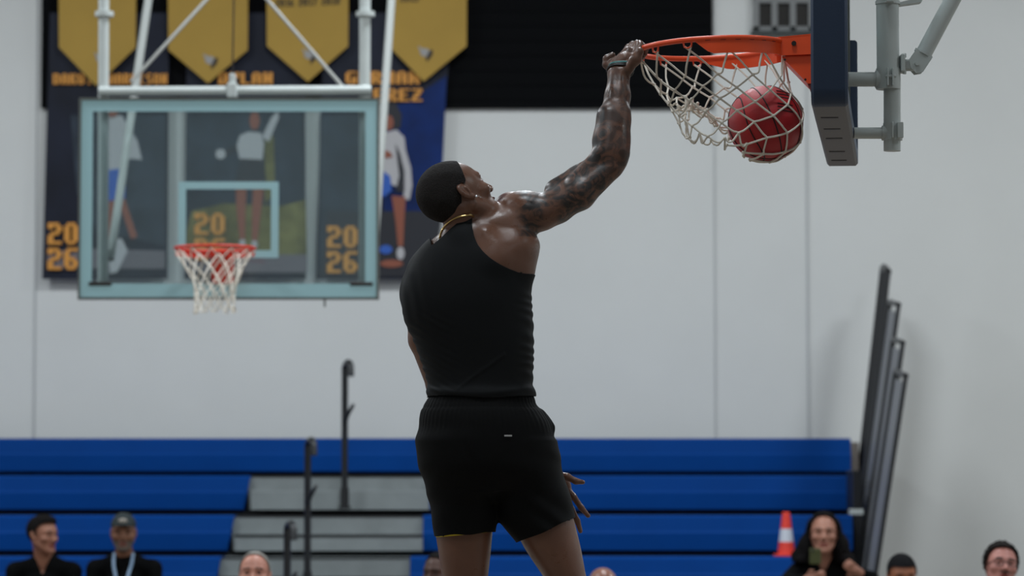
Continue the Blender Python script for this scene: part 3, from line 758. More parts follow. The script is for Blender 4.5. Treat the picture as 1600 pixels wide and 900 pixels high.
# mast behind the board
def mast(p0, p1, r, Ya, name='mast_tube', Yb_=None, n=20, m=None):
    mb = MB(); mb.tube([W(*p0, Ya), W(*p1, Yb_ or Ya)], r, n); return mb.build(name, m or M['white'], nb)
YM = 10.2
mast((1384, -260), (1388, 138), 0.0365, YM); mast((1394, 120), (1394, 236), 0.0275, YM, 'inner_tube')
mast((1325, 124), (1378, 124), 0.0235, YM, 'arm_tube'); mast((1334, 208), (1388, 208), 0.0185, YM, 'arm_tube')
mb = MB(); c = W(1388, 124, YM); mb.tube([c + Vector((0, 0, 0.034)), c - Vector((0, 0, 0.032))], 0.0395, 20)
for dx in (-0.008, 0.008): mb.box((c.x + dx - 0.0025, YM - 0.062, c.z - 0.026), (c.x + dx + 0.0025, YM - 0.03, c.z + 0.030), 0, 0.001)
mb.tube([c + Vector((-0.015, -0.05, 0.004)), c + Vector((0.019, -0.05, 0.004))], 0.005, 8)
mb.tube([W(1368, 124, YM), W(1376, 124, YM)], 0.029, 16); mb.build('clamp', M['white'], nb)
mb = MB(); c = W(1395, 206, YM); mb.tube([c + Vector((0, 0, 0.027)), c - Vector((0, 0, 0.027))], 0.031, 20)
for dx in (-0.006, 0.012): mb.box((c.x + dx - 0.0025, YM - 0.052, c.z - 0.024), (c.x + dx + (0.0025 if dx < 0 else 0.016), YM - 0.025, c.z + 0.026), 0, 0.001)
mb.tube([W(1378, 208, YM), W(1386, 208, YM)], 0.024, 16); mb.build('clamp', M['white'], nb)
mb = MB(); c = W(1387, 5, YM); mb.tube([c + Vector((0, 0, 0.006)), c - Vector((0, 0, 0.004))], 0.040, 20)
mb.box((c.x - 0.012, YM - 0.07, c.z - 0.006), (c.x + 0.012, YM - 0.03, c.z + 0.05), 0, 0.002)
a = W(1404, 8, YM); b = W(1440, 3, YM); mb.prism([a, b, W(1444, -6, YM), W(1404, 4, YM)], (0, 0.05, 0)); mb.build('collar', M['white'], nb)
mast((1560, -135), (1441, 88), 0.0262, YM, 'brace', YM)
mb = MB(); ax = (W(1560, -135, YM) - W(1441, 88, YM)).normalized(); pr = Vector((ax.z, 0, -ax.x)); c = W(1443, 84, YM)
mb.tube([c - ax*0.004, c + ax*0.004], 0.031, 18)
cc = W(1431, 101, YM)
for dy in (-0.026, 0.020):
    Q = [c - pr*0.027, c + pr*0.030, cc + pr*0.030 - ax*0.014, cc + pr*0.012 - ax*0.028, cc - pr*0.012 - ax*0.020, cc - pr*0.027]
    mb.prism([q + Vector((0, dy, 0)) for q in Q], (0, 0.006, 0))
mb.tube([cc + Vector((0, -0.034, 0)), cc + Vector((0, 0.03, 0))], 0.007, 10); mb.build('clevis', M['white'], nb)
mb = MB(); c = W(1410, 100, YM); mb.box((c.x - 0.008, YM - 0.03, c.z - 0.028), (c.x + 0.006, YM + 0.03, c.z + 0.030), 0, 0.003); mb.box((c.x - 0.002, YM - 0.016, c.z - 0.022), (cc.x + 0.008, YM + 0.016, c.z + 0.014), 0, 0.006)
mb.tube([W(1412, 85, YM) + Vector((0, -0.02, 0)), W(1412, 91, YM) + Vector((0, -0.02, 0))], 0.006, 8); mb.tube([W(1412, 111, YM) + Vector((0, -0.02, 0)), W(1412, 117, YM) + Vector((0, -0.02, 0))], 0.006, 8); mb.build('lug', M['white'], nb)

# ------------------------------------------------------------------ ball
YBL = 10.21
BC = W(1196, 193, YBL); BR = 0.1212
ball = thing('basketball', BC, 'red basketball caught in the white net under the orange rim', 'basketball')
bm_ = mat('ball_rubber', (172, 22, 31), 0.42, bump=0.25, bscale=420, var=0.08, vscale=9, spec=0.5)
MB().ell(BC, BR, nu=64, nv=40).build('ball_skin', bm_, ball)
Rb = Matrix.Rotation(math.radians(-22), 3, 'Y') @ Matrix.Rotation(math.radians(14), 3, 'Z')
mb = MB()
def seam(fn, n=80, closed=True):
    mb.tube([BC + Rb @ (Vector(fn(2*math.pi*k/n)).normalized() * (BR + 0.0002)) for k in range(n)], 0.0022, 6, closed=True)
seam(lambda a: (0.12*math.cos(a), math.cos(a), math.sin(a))); seam(lambda a: (math.cos(a), math.sin(a)*0.2 - 0.0, math.sin(a)))
for sg in (-1, 1): seam(lambda a: (sg*(0.62 + 0.22*math.cos(2*a)), 0.80*math.cos(a), 0.80*math.sin(a)))
mb.build('seam', mat('seam_black', (22, 14, 16), 0.6), ball)
mb = MB(); rr = random.Random(5)
for k in range(7):                       # dark printed lines on the upper right of the ball
    z = 0.098 - 0.011*k
    for half in ((0.030, 0.080),) if k != 3 else ():
        P = []
        for q in range(10):
            x = half[0] + (half[1] - half[0])*q/9; zz = z - 0.10*(x-0.03)
            r2 = BR**2 - x*x - zz*zz
            if r2 > 1e-4: P.append(BC + Vector((x, -math.sqrt(r2) - 0.0003, zz)))
        if len(P) > 2: mb.tube(P, 0.0022, 5)
mb.build('printed_lettering', mat('ball_ink', (52, 10, 22), 0.5), ball)

# ------------------------------------------------------------------ near net (relaxed cords around the ball)
NR, NC = 8, 12
def hook(c, side): 
    a = HA[c % 12] + (0.05 if side else -0.05); return pt(a, 0.2375, -0.024)
hem = {0: (1146, 246, 10.20), 45: (1150, 240, 10.28), 90: (1130, 200, 10.32), 135: (1090, 160, 10.30), 180: (1076, 150, 10.21),
       225: (1078, 214, 10.12), 270: (1128, 220, 10.08), 315: (1142, 236, 10.12)}
ctl = {0: (1310, 270, 10.20), 45: (1290, 250, 10.42), 90: (1190, 190, 10.45), 135: (1070, 130, 10.36), 180: (1050, 150, 10.21),
       225: (1050, 160, 10.06), 270: (1160, 190, 9.98), 315: (1270, 250, 9.98)}
def ipol(tab, deg):
    deg %= 360; k = int(deg // 45) * 45; t = (deg - k) / 45; A_ = np.array(tab[k]); B_ = np.array(tab[(k+45) % 360]); return A_ + (B_ - A_)*t
# node angle: pt angle 0 is away from the board (left); table angle 0 is the board side (right)
nodes = np.zeros((NR + 1, NC, 3)); 
for r in range(NR + 1):
    for c in range(NC):
        a = HA[0] + 2*math.pi*(c + (0.5 if r % 2 else 0))/12
        ta = (180 - math.degrees(a)) % 360           # far side = +et -> 90
        h0 = np.array(pt(a, 0.2375, -0.022)); hc = ipol(ctl, ta); hh = ipol(hem, ta)
        C_ = np.array(W(*hc)); E_ = np.array(W(*hh)); t = [0, 0.24, 0.38, 0.5, 0.62, 0.73, 0.83, 0.92, 1.0][r]
        nodes[r, c] = (1-t)**2*h0 + 2*t*(1-t)*C_ + t*t*E_
# springs with midpoints
P = [nodes[r, c] for r in range(NR+1) for c in range(NC)]; nid = lambda r, c: r*NC + c % NC
strands = []; cons = []
for c in range(NC):
    for s_ in (0, 1):
        seq = [nid(0, c)]; cc = c
        for r in range(NR):
            if s_ == 0: cc2 = cc if r % 2 == 0 else cc + 1
            else: cc2 = cc - 1 if r % 2 == 0 else cc
            a_, b_ = seq[-1], nid(r+1, cc2)
            P.append((P[a_] + P[b_]) / 2); P.append(P[-1]*0 + (P[a_]*0.25 + P[b_]*0.75)); m1, m2 = len(P)-2, len(P)-1
            L_ = (0.118 if r == 0 else 0.063)
            cons += [(a_, m1, L_/2), (m1, m2, L_/4), (m2, b_, L_/4)]; seq += [m1, m2, b_]; cc = cc2
        strands.append(seq)
P = np.array(P); P0 = P.copy(); pinned = np.zeros(len(P), bool); pinned[:NC] = True
hemn = np.array([nid(NR, c) for c in range(NC)] + [nid(NR-1, c) for c in range(NC)]); hemt = P[hemn].copy()
ca = np.array([c[0] for c in cons]); cb_ = np.array([c[1] for c in cons]); cl = np.array([c[2] for c in cons])
bc = np.array(BC); V_ = np.zeros_like(P); rng = np.random.RandomState(4)
P += rng.normal(0, 0.004, P.shape) * (~pinned)[:, None]; deg = np.maximum(1, np.bincount(np.concatenate([ca, cb_]), minlength=len(P)))
for it in range(260):
    old = P.copy(); V_[:, 2] -= 0.00006; P = P + np.where(pinned[:, None], 0, V_ * 0.9)
    P[hemn] += (hemt - P[hemn]) * 0.06
    for _ in range(6):
        d = P[cb_] - P[ca]; l = np.linalg.norm(d, axis=1) + 1e-9
        st = np.where(l > cl, (l - cl) / l, np.where(l < 0.72*cl, (l - 0.72*cl) / l * 0.3, 0))[:, None] * d * 0.5
        A_ = np.zeros_like(P); np.add.at(A_, ca, st); np.add.at(A_, cb_, -st)
        P = P + np.where(pinned[:, None], 0, A_ / deg[:, None] * 1.7)
        v = P - bc; l = np.linalg.norm(v, axis=1); m_ = l < BR + 0.0045; P[m_] = bc + v[m_] / l[m_][:, None] * (BR + 0.0045)
        P[:NC] = P0[:NC]
    V_ = np.clip((P - old) * 0.8, -0.01, 0.01)
net = MB()
for k, seq in enumerate(strands):
    c = k // 2; pts_ = [Vector(P[i]) for i in seq]; a = HA[c] + (0.045 if k % 2 else -0.045)
    pts_[0] = pt(a, 0.2375, -0.020)
    Q = catmull(pts_, 3)
    Q2 = []
    for q in Q:
        v = q - BC
        if v.length < BR + 0.004: q = BC + v.normalized() * (BR + 0.004)
        Q2.append(q)
    net.tube(Q2, 0.0032, 6)
for r in range(1, NR + 1):
    for c in range(NC): net.ell(P[nid(r, c)], 0.0056, nu=8, nv=6)
net.build('net', M['rope'], nb)
# ------------------------------------------------------------------ figures
def unit(v): v = np.array(v, float); return v / np.linalg.norm(v)
class Head:
    def __init__(s, o, f, u, sc=1.0):
        s.o = np.array(o, float); s.f = unit(f); u = np.array(u, float); s.u = unit(u - s.f * (u @ s.f)); s.r = np.cross(s.f, s.u); s.sc = sc
        s.R = np.stack([s.r, s.f, s.u], 1)
    def p(s, x, y, z): return s.o + s.sc * (x*s.r + y*s.f + z*s.u)
    def loc(s, V): return ((V - s.o) @ s.R) / s.sc
    def ell(s, S, c, r, k=0.02, op='add', tilt=None, tx=0):
        R = s.R if tilt is None else s.R @ np.array(Matrix.Rotation(math.radians(tilt[0]), 3, tilt[1])) @ np.array(Matrix.Rotation(math.radians(tx), 3, 'X'))
        S.ell(s.p(*c), np.array(r) * s.sc, R, k * s.sc, op)
    def rc(s, S, a, b, ra, rb, k=0.015, op='add'): S.rc(s.p(*a), s.p(*b), ra*s.sc, rb*s.sc, k*s.sc, op)
    def face(s, S, mouth_open=0.0, fine=True):
        s.ell(S, (0, -0.014, 0.034), (0.074, 0.098, 0.086), 0.02)          # cranium
        s.ell(S, (0, 0.030, 0.010), (0.066, 0.066, 0.078), 0.03)           # upper face
        s.ell(S, (0, 0.040, -0.055), (0.050, 0.050, 0.058), 0.03)          # jaw
        for q in (-1, 1):
            s.rc(S, (q*0.056, -0.004, -0.045), (q*0.022, 0.072, -0.098), 0.017, 0.014, 0.03)
            s.ell(S, (q*0.046, 0.062, -0.022), (0.022, 0.022, 0.018), 0.02)
            s.rc(S, (q*0.010, 0.090, 0.026), (q*0.045, 0.074, 0.024), 0.010, 0.009, 0.015)
        s.ell(S, (0, 0.082, -0.100), (0.020, 0.016, 0.015), 0.02)
        for q in (-1, 1): s.ell(S, (q*0.032, 0.094, 0.006), (0.017, 0.014, 0.011), 0.012, 'sub')
        for q in (-1, 1): s.ell(S, (q*0.032, 0.078, 0.006), (0.012, 0.012, 0.011), 0.004)
        s.rc(S, (0, 0.090, 0.016), (0, 0.112, -0.026), 0.007, 0.0115, 0.012)
        for q in (-1, 1): s.ell(S, (q*0.0125, 0.102, -0.030), (0.009, 0.011, 0.008), 0.006)
        s.ell(S, (0, 0.091, -0.0575), (0.025, 0.011, 0.007), 0.006); s.ell(S, (0, 0.089, -0.072), (0.022, 0.011, 0.008), 0.006)
        if mouth_open: s.ell(S, (0, 0.10, -0.0655), (0.017, 0.02, 0.004 + mouth_open), 0.003, 'sub')
        else: s.ell(S, (0, 0.104, -0.0648), (0.024, 0.010, 0.0016), 0.003, 'sub')
        for q in (-1, 1):                                                   # ears
            s.ell(S, (q*0.077, -0.012, 0.000), (0.008, 0.018, 0.029), 0.008, tilt=(q*14, 'Z'), tx=26)
            s.ell(S, (q*0.087, -0.010, 0.003), (0.006, 0.009, 0.018), 0.004, 'sub', tilt=(q*14, 'Z'), tx=26)
            s.ell(S, (q*0.078, 0.002, -0.024), (0.006, 0.008, 0.009), 0.006)
            if fine: s.ell(S, (q*0.082, -0.002, 0.000), (0.004, 0.004, 0.014), 0.004)
    def hairmesh(s, zmin, thick=0.005, h=0.003, bump=0.002, extra=None, freq=260, nm='hair', m=None, parent=None, low=-0.09):
        S = SDF(); t = thick
        s.ell(S, (0, -0.014, 0.034), (0.074 + t, 0.098 + t, 0.086 + t), 0.02); s.ell(S, (0, 0.030, 0.010), (0.066 + t*0.5, 0.066 + t*0.2, 0.078 + t*0.5), 0.03)
        if extra: extra(S)
        f0 = lambda X, Y, Z, g: g + bump * np.sin(X*freq + 2*np.sin(Z*freq*0.7)) * np.sin(Y*freq*1.1 + 1) * np.sin(Z*freq*0.9 + 2)
        c = s.p(0, 0, 0.02); lo, hi = c - 0.19*s.sc, c + 0.19*s.sc
        S.disp(f0, lo, hi); V, Q = S.mesh(lo, hi, h, 1)
        V, Q = cut(V, Q, lambda P: (lambda l: np.interp(l[:, 1], [a for a, b in zmin], [b for a, b in zmin]) - l[:, 2])(s.loc(P)))
        return npmesh(nm, V, Q, m, parent)
    def face_mats(s, V, Q, base=0, beard=None, brow=0.0036, eye=0.0095):
        C = V[Q].mean(1); l = s.loc(C); x, y, z = l[:, 0], l[:, 1], l[:, 2]; mi = np.full(len(Q), base)
        near = (np.abs(x) < 0.08) & (np.abs(z) < 0.14) & (y > 0.0) & (y < 0.14)
        if beard: mi[near & (z < beard[0]) & (y > beard[1]) & (z > -0.122) & (np.abs(x) < 0.068) & (C[:, 0] < beard[2] if len(beard) > 2 else True)] = 3
        mi[near & (np.abs(x) < 0.026) & (y > 0.086) & (z > -0.080) & (z < -0.051)] = 1
        mi[near & (np.abs(np.abs(x) - 0.032) < 0.018) & (np.abs(z - 0.029 + 0.1*(np.abs(x)-0.032)) < brow) & (y > 0.05)] = 2
        mi[near & (np.sqrt((np.abs(x) - 0.032)**2 + ((z - 0.006)*1.5)**2) < eye) & (y > 0.07)] = 2
        return mi
HAIRZ = [(-0.12, -0.066), (-0.07, -0.062), (-0.045, -0.045), (-0.028, -0.01), (-0.018, 0.026), (-0.004, 0.030), (0.004, 0.020), (0.014, 0.028), (0.022, 0.048), (0.036, 0.074), (0.050, 0.092), (0.12, 0.12)]

def skin_mat(name, rgb, ink=None, rough=0.38, rv=0.12, sss=0.08, spec=0.5):
    m = mat(name, rgb, rough, bump=0.06, bscale=260, var=0.0, spec=spec, sss=sss, rvar=rv)
    nt = m.node_tree; N = nt.nodes; L = nt.links; p = N['Principled BSDF']
    tc = N.new('ShaderNodeTexCoord'); n = N.new('ShaderNodeTexNoise'); n.inputs['Scale'].default_value = 7; n.inputs['Detail'].default_value = 4
    L.new(tc.outputs['Object'], n.inputs['Vector']); c = lin(rgb)
    r = N.new('ShaderNodeValToRGB'); e = r.color_ramp.elements; e[0].position = 0.35; e[1].position = 0.65
    e[0].color = (c[0]*0.86, c[1]*0.82, c[2]*0.82, 1); e[1].color = (c[0]*1.12, c[1]*1.1, c[2]*1.08, 1); L.new(n.outputs['Fac'], r.inputs['Fac'])
    if ink:
        a = N.new('ShaderNodeAttribute'); a.attribute_name = 'tattoo'
        n2 = N.new('ShaderNodeTexNoise'); n2.inputs['Scale'].default_value = 24; n2.inputs['Detail'].default_value = 6; n2.inputs['Distortion'].default_value = 1.6
        L.new(tc.outputs['Object'], n2.inputs['Vector']); mr = N.new('ShaderNodeMapRange'); mr.inputs['From Min'].default_value = 0.44; mr.inputs['From Max'].default_value = 0.62
        mr.inputs['To Min'].default_value = 1.0; mr.inputs['To Max'].default_value = 0.18; L.new(n2.outputs['Fac'], mr.inputs['Value'])
        mu = N.new('ShaderNodeMath'); mu.operation = 'MULTIPLY'; L.new(mr.outputs[0], mu.inputs[0]); L.new(a.outputs['Fac'], mu.inputs[1])
        mx_ = N.new('ShaderNodeMix'); mx_.data_type = 'RGBA'; L.new(mu.outputs[0], mx_.inputs[0]); L.new(r.outputs[0], mx_.inputs[6]); mx_.inputs[7].default_value = (*lin(ink), 1)
        L.new(mx_.outputs[2], p.inputs['Base Color'])
    else: L.new(r.outputs[0], p.inputs['Base Color'])
    return m

# ---------------------------------------------------------------- the player
YP0 = 10.0
def wp(px, py, Y=YP0): return np.array(W(px, py, Y))
def row(py, L_, R_, b, Yc=YP0, off=0.0):
    a = W(L_, py, Yc); c = W(R_, py, Yc); return (a.z, (a.x + c.x)/2, Yc, (c.x - a.x)/2 - off, b)
def pp(px, Y): return Y / F * px
K = YP0 / F
HD = Head(W(715, 311, 9.975), (0.700, 0.480, 0.50), (-0.56, 0.0, 0.80), 1.05)
SHL = lambda px, py, dy=0.0: wp(px, py, YP0 + dy)
TORSO = [(352, 706, 778, .060), (366, 686, 812, .088), (385, 664, 832, .112), (410, 648, 832, .128), (440, 636, 829, .138), (475, 633, 828, .142), (520, 647, 829, .134),
         (560, 662, 829, .124), (600, 672, 829, .118), (640, 667, 834, .128), (690, 663, 854, .140), (735, 670, 858, .128), (762, 680, 856, .10)]
LLEG = [(735, 668, 775, .10), (790, 674, 772, .098), (850, 683, 768, .088), (905, 691, 762, .076), (945, 697, 757, .068), (975, 700, 755, .064), (1020, 694, 757, .068), (1075, 702, 752, .058), (1130, 716, 742, .036), (1165, 718, 741, .038)]
RLEG = [(735, 770, 868, .105), (790, 790, 890, .105), (850, 816, 906, .098), (905, 851, 917, .080), (945, 868, 930, .068), (975, 876, 936, .064), (1020, 876, 938, .068), (1075, 888, 938, .058), (1130, 904, 934, .036), (1165, 906, 935, .038)]
def body_core(S, off=0.0):
    S.stack([row(a, l, r, b) for a, l, r, b in TORSO], 0.02, 2.25, off)
    S.stack([row(a, l, r, b, YP0 + 0.01) for a, l, r, b in LLEG], 0.03, 2.1, off)
    S.stack([row(a, l, r, b, YP0 + 0.02) for a, l, r, b in RLEG], 0.03, 2.1, off)
def shoulder_ops(S, off=0.0):
    S.rc(SHL(724, 372, -.035), SHL(790, 352, -.01), pp(31, 10) + off, pp(30, 10) + off, 0.03)               # trapezius
    S.rc(SHL(768, 408, -.075), SHL(806, 384, -.045), pp(22, 10), pp(22, 10), 0.05)                      # scapula
    S.rc(SHL(806, 415, -.02), SHL(820, 380, -.01), pp(24, 10), pp(18, 10), 0.05)                        # lat / teres
BS = SDF(); body_core(BS); shoulder_ops(BS)
BS.rc(SHL(758, 366, -.088), SHL(783, 402, -.100), .012, .010, .04)
HD.face(BS, mouth_open=0.003)
BS.rc(HD.p(0, -0.03, -0.045), SHL(722, 366, .005), .050, .058, .014)
for q in (1,): BS.rc(HD.p(0.045, -0.035, -0.035), SHL(744, 352, .0), .014, .016, .02)                  # neck muscle
# raised right arm
BS.ell(SHL(826, 329, .005), (pp(46, 10), .062, pp(31, 10)), np.array(Matrix.Rotation(math.radians(10), 3, 'Y')), .018)     # deltoid
BS.ell(SHL(806, 326, .045), (pp(34, 10), .045, pp(26, 10)), np.array(Matrix.Rotation(math.radians(18), 3, 'Y')), .012)
BS.rc(SHL(815, 345, .0), SHL(870, 322, .01), .054, .050, .02)
BS.rc(SHL(850, 334, -.012), SHL(905, 303, -.012), pp(24, 10), pp(25, 10), .014)                         # triceps
BS.rc(SHL(905, 303, -.012), SHL(955, 262, .0), pp(25, 10), pp(18, 10), .014)
BS.rc(SHL(872, 300, .035), SHL(906, 280, .040), pp(22, 10), pp(22, 10), .012)                           # biceps
BS.rc(SHL(906, 280, .040), SHL(944, 248, .035), pp(22, 10), pp(15, 10), .012)
BS.rc(SHL(870, 322, .01), SHL(950, 258, .02), pp(27, 10), pp(21, 10), .014)
BS.rc(SHL(900, 286, -.012), SHL(936, 246, .0), pp(15, 10), pp(14, 10), .012)
BS.rc(SHL(955, 262, .0), SHL(966, 254, .0), pp(15, 10), pp(13, 10), .014)                               # elbow
FA = [(953, 250, .02), (954, 222, .035), (959, 188, .06), (965, 150, .09), (967, 118, .118)]
BS.chain([SHL(*p) for p in FA], [pp(24, 10), pp(27, 10), pp(24.5, 10), pp(19.5, 10), pp(17, 10)], .014)
BS.rc(SHL(947, 236, .0), SHL(950, 180, .04), pp(17, 10), pp(14, 10), .03)                              # brachioradialis
BS.rc(SHL(969, 238, .0), SHL(971, 175, .05), pp(15, 10), pp(12, 10), .025)
for a, b in (((968, 150, .058), (970, 112, .09)), ((957, 150, .062), (958, 118, .09))): BS.rc(SHL(*a), SHL(*b), .006, .005, .016)
# right hand on the rim
Rp = lambda a, r=0.2375, z=0.0: np.array(pt(a, r, z))
WR = SHL(967, 114, .12)
BS.rc(WR, SHL(972, 104, .14), pp(17.5, 10), pp(17, 10), .012)
fing = [(-0.06, (983, 75), 0.0115), (-0.17, (989, 71), 0.0118), (-0.28, (996, 69), 0.0112), (-0.385, (1001, 71), 0.0098)]
for i, (a, kx, r) in enumerate(fing):
    rim_c = Rp(a); rad = unit(Rp(a) - np.array(RC)); up_ = np.array(uz)
    kn = wp(kx[0], kx[1], rim_c[1] - 0.004*i); base = wp(960 + i*7, 105 + i*1.5, 10.175 - i*0.026)
    BS.rc(base, kn, r*1.15, r*1.2, .008)
    g = 0.0088 + r*0.88
    pip = rim_c + rad*g*0.15 + up_*(g + 0.001); dip = rim_c - rad*(g + 0.001) + up_*0.003; tip = rim_c - rad*g*0.75 - up_*(g*0.95)
    BS.chain([kn, pip], [r*1.12, r*0.98], .005); BS.chain([pip, dip, tip], [r*0.95, r*0.88, r*0.76], .003)
BS.ell(SHL(976, 93, .145), (.026, .040, .022), np.array(Matrix.Rotation(math.radians(-50), 3, 'Y')), .014)                # back of the hand
BS.rc(SHL(977, 112, .10), SHL(993, 93, .085), .0165, .0165, .014); BS.rc(SHL(993, 93, .085), SHL(1000, 80, .08), .0165, .0125, .012)    # little finger side
BS.rc(SHL(960, 100, .165), SHL(981, 79, .165), .0150, .0120, .012)
BS.ell(SHL(959, 104, .16), (.019, .022, .024), None, .012)                                                           # ball of the thumb
BS.chain([SHL(955, 107, .165), SHL(948, 101, .17), SHL(948, 92, .172), SHL(957, 86, .172)], [.0155, .0135, .0120, .0095], .005)
# left arm: down the far side, forearm across the front, hand past the right hip
BS.rc(SHL(668, 425, .05), SHL(659, 458, .08), .058, .060, .03)
BS.chain([SHL(659, 458, .09), SHL(663, 530, .14), SHL(688, 604, .20)], [.056, .049, .042], .015)
BS.chain([SHL(688, 604, .20), SHL(745, 668, .235), SHL(845, 738, .215)], [.042, .044, .027], .015)
BS.ell(SHL(870, 757, .20), (.050, .020, .040), np.array(Matrix.Rotation(math.radians(38), 3, 'Y')), .012)
BS.chain([SHL(868, 742, .19), SHL(886, 745, .17), SHL(900, 752, .165), SHL(911, 753.5, .165)], [.014, .0115, .0100, .0072], .005)
BS.chain([SHL(884, 762, .20), SHL(896, 776, .19), SHL(908, 793, .19), SHL(919, 806, .195)], [.0115, .0102, .0094, .0074], .005)
BS.chain([SHL(884, 776, .21), SHL(893, 796, .205), SHL(902, 814, .205), SHL(907, 830, .205)], [.0115, .0102, .0094, .0074], .005)
BS.chain([SHL(874, 782, .21), SHL(880, 802, .21), SHL(888, 820, .21), SHL(894, 834, .21)], [.0110, .0098, .0090, .0072], .005)
BS.chain([SHL(862, 782, .21), SHL(866, 800, .215), SHL(872, 814, .215), SHL(877, 824, .215)], [.0095, .0085, .0078, .0062], .005)
# back of the knees and calves
BS.rc(SHL(712, 1000, -.03), SHL(716, 1060, -.02), .040, .034, .03); BS.rc(SHL(742, 1000, -.03), SHL(738, 1060, -.02), .040, .034, .03)
BS.rc(SHL(893, 1000, -.02), SHL(898, 1060, -.01), .040, .034, .03); BS.rc(SHL(923, 1000, -.02), SHL(922, 1060, -.01), .040, .034, .03)
for x in (730, 921): BS.rc(SHL(x, 1165, .0), SHL(x + 12, 1180, .14), .040, .032, .03)
zs = W(0, 440, 10).z
z0b = W(0, 1230, 10).z
Vb, Qb = join([BS.mesh((W(612, 0, 10).x, 9.70, z0b), (W(955, 0, 10).x, 10.42, zs + 0.0), 0.0038, 2),
               BS.mesh((W(612, 0, 10).x, 9.74, zs - 0.002), (W(1022, 0, 10).x, 10.34, W(0, 40, 10).z), 0.0025, 2)])
root = thing('person', tuple(wp(780, 1190)), 'person in black sleeveless top and shorts hanging by one hand from the orange rim', 'person')
skin = skin_mat('player_skin', (112, 78, 62), ink=(46, 41, 40), rough=0.38, rv=0.14, sss=0.04)
lip = mat('lip', (92, 52, 46), 0.4); brow = mat('brow_dark', (16, 12, 11), 0.7); beardm = mat('beard_dark', (86, 58, 46), 0.8, bump=0.4, bscale=500)
mi = HD.face_mats(Vb, Qb, 0)
# tattoo sleeve on the right arm
x_, z_ = Vb[:, 0], Vb[:, 2]; pxs = 800 + x_/Vb[:, 1]*F*1.0; q = W(0, 385, 10).z
Xs = lambda px: W(px, 300, 10).x
tt = sstep(Xs(800), Xs(822), x_) * (z_ > W(0, 372, 10).z) * (x_ > Xs(795))
tt *= 1 - 0.75*sstep(Xs(842), Xs(852), x_) * (1 - sstep(Xs(866), Xs(878), x_)) * (z_ < W(0, 325, 10).z)
tt *= np.where(x_ > Xs(945), 0.72, 1.0) * (1 - 0.45*sstep(W(0, 128, 10).z, W(0, 100, 10).z, z_))
tt *= (Vb[:, 1] > 9.7); l = HD.loc(Vb); tt[(np.abs(l) < 0.13).all(1)] = 0
body = npmesh('body', Vb, Qb, [skin, lip, brow, beardm], root, mi, attr={'tattoo': tt})
# hair
hm = mat('short_black_hair', (30, 25, 24), 0.85, bump=0.9, bscale=330, var=0.35, vscale=160, spec=0.3)
HD.hairmesh(HAIRZ, 0.0045, 0.0025, 0.0012, freq=420, m=hm, parent=root)
# nails of the left hand and eyes are tiny from here; earring and chain
c = HD.p(0.086, 0.006, -0.031); MB().ell(c, 0.0042, nu=12, nv=8).build('ear_stud', M['stud'], root)
from mathutils.bvhtree import BVHTree
bvh = BVHTree.FromPolygons([tuple(v) for v in Vb], [tuple(int(i) for i in q) for q in Qb])
def ring_on(center, axis, a_hint, n=48, lift=0.003, reach=0.16, squash=None):
    ax_ = Vector(axis).normalized(); e1 = (Vector(a_hint) - ax_*Vector(a_hint).dot(ax_)).normalized(); e2 = ax_.cross(e1); out = []
    for k in range(n):
        a = 2*math.pi*k/n; d = e1*math.cos(a) + e2*math.sin(a); o = Vector(center)
        hit = bvh.ray_cast(o + d*reach, -d, reach)
        out.append(hit[0] + d*lift if hit[0] is not None else o + d*0.06)
    R_ = [(p - Vector(center)).length for p in out]
    md = sorted(R_)[n//2]; R_ = [min(r, md*1.35) for r in R_]
    for _ in range(3): R_ = [(R_[i-1] + R_[i] + R_[(i+1) % n])/3 for i in range(n)]
    return [Vector(center) + (out[i] - Vector(center)).normalized()*(R_[i] + 0.001) for i in range(n)]
nc = Vector(SHL(724, 360, .0))
arcp = []
for x, y in ((687, 372), (689, 364), (693, 356), (699, 349), (707, 343), (717, 339), (728, 337), (739, 338)):
    o_c = Vector((0, 0, CAMZ)); d_c = (W(x, y, 10) - o_c).normalized(); h_ = bvh.ray_cast(o_c, d_c)
    yy = h_[0].y if h_[0] is not None and abs(h_[0].y - 9.95) < 0.12 else 9.96
    arcp.append(Vector(W(x, y, yy - 0.004)))
ys = [p.y for p in arcp]; cN = Vector(SHL(722, 362, .02))
arcp += [cN*2 - p + Vector((0, 0.01, 0)) for p in arcp[1:-1]]
MB().tube([q for i_ in range(1) for q in catmull(arcp + [arcp[0]], 4)], 0.0034, 8).build('neck_chain', M['goldm'], root)
wc = Vector(SHL(967, 108, .128)); wa = (0.15, 0.45, 0.95)
for k, (dz, r_, m_) in enumerate(((0.004, 0.0030, M['tealb']), (-0.004, 0.0030, M['black']), (-0.010, 0.0026, M['black']))):
    wb = MB().tube(ring_on(wc + Vector(wa).normalized()*dz, wa, (1, 0, 0), n=32, lift=0.0022, reach=0.08), r_, 7, closed=True).build('wrist_band', m_, root)
    if k == 0: wb['label'] = 'teal beaded wrist band'
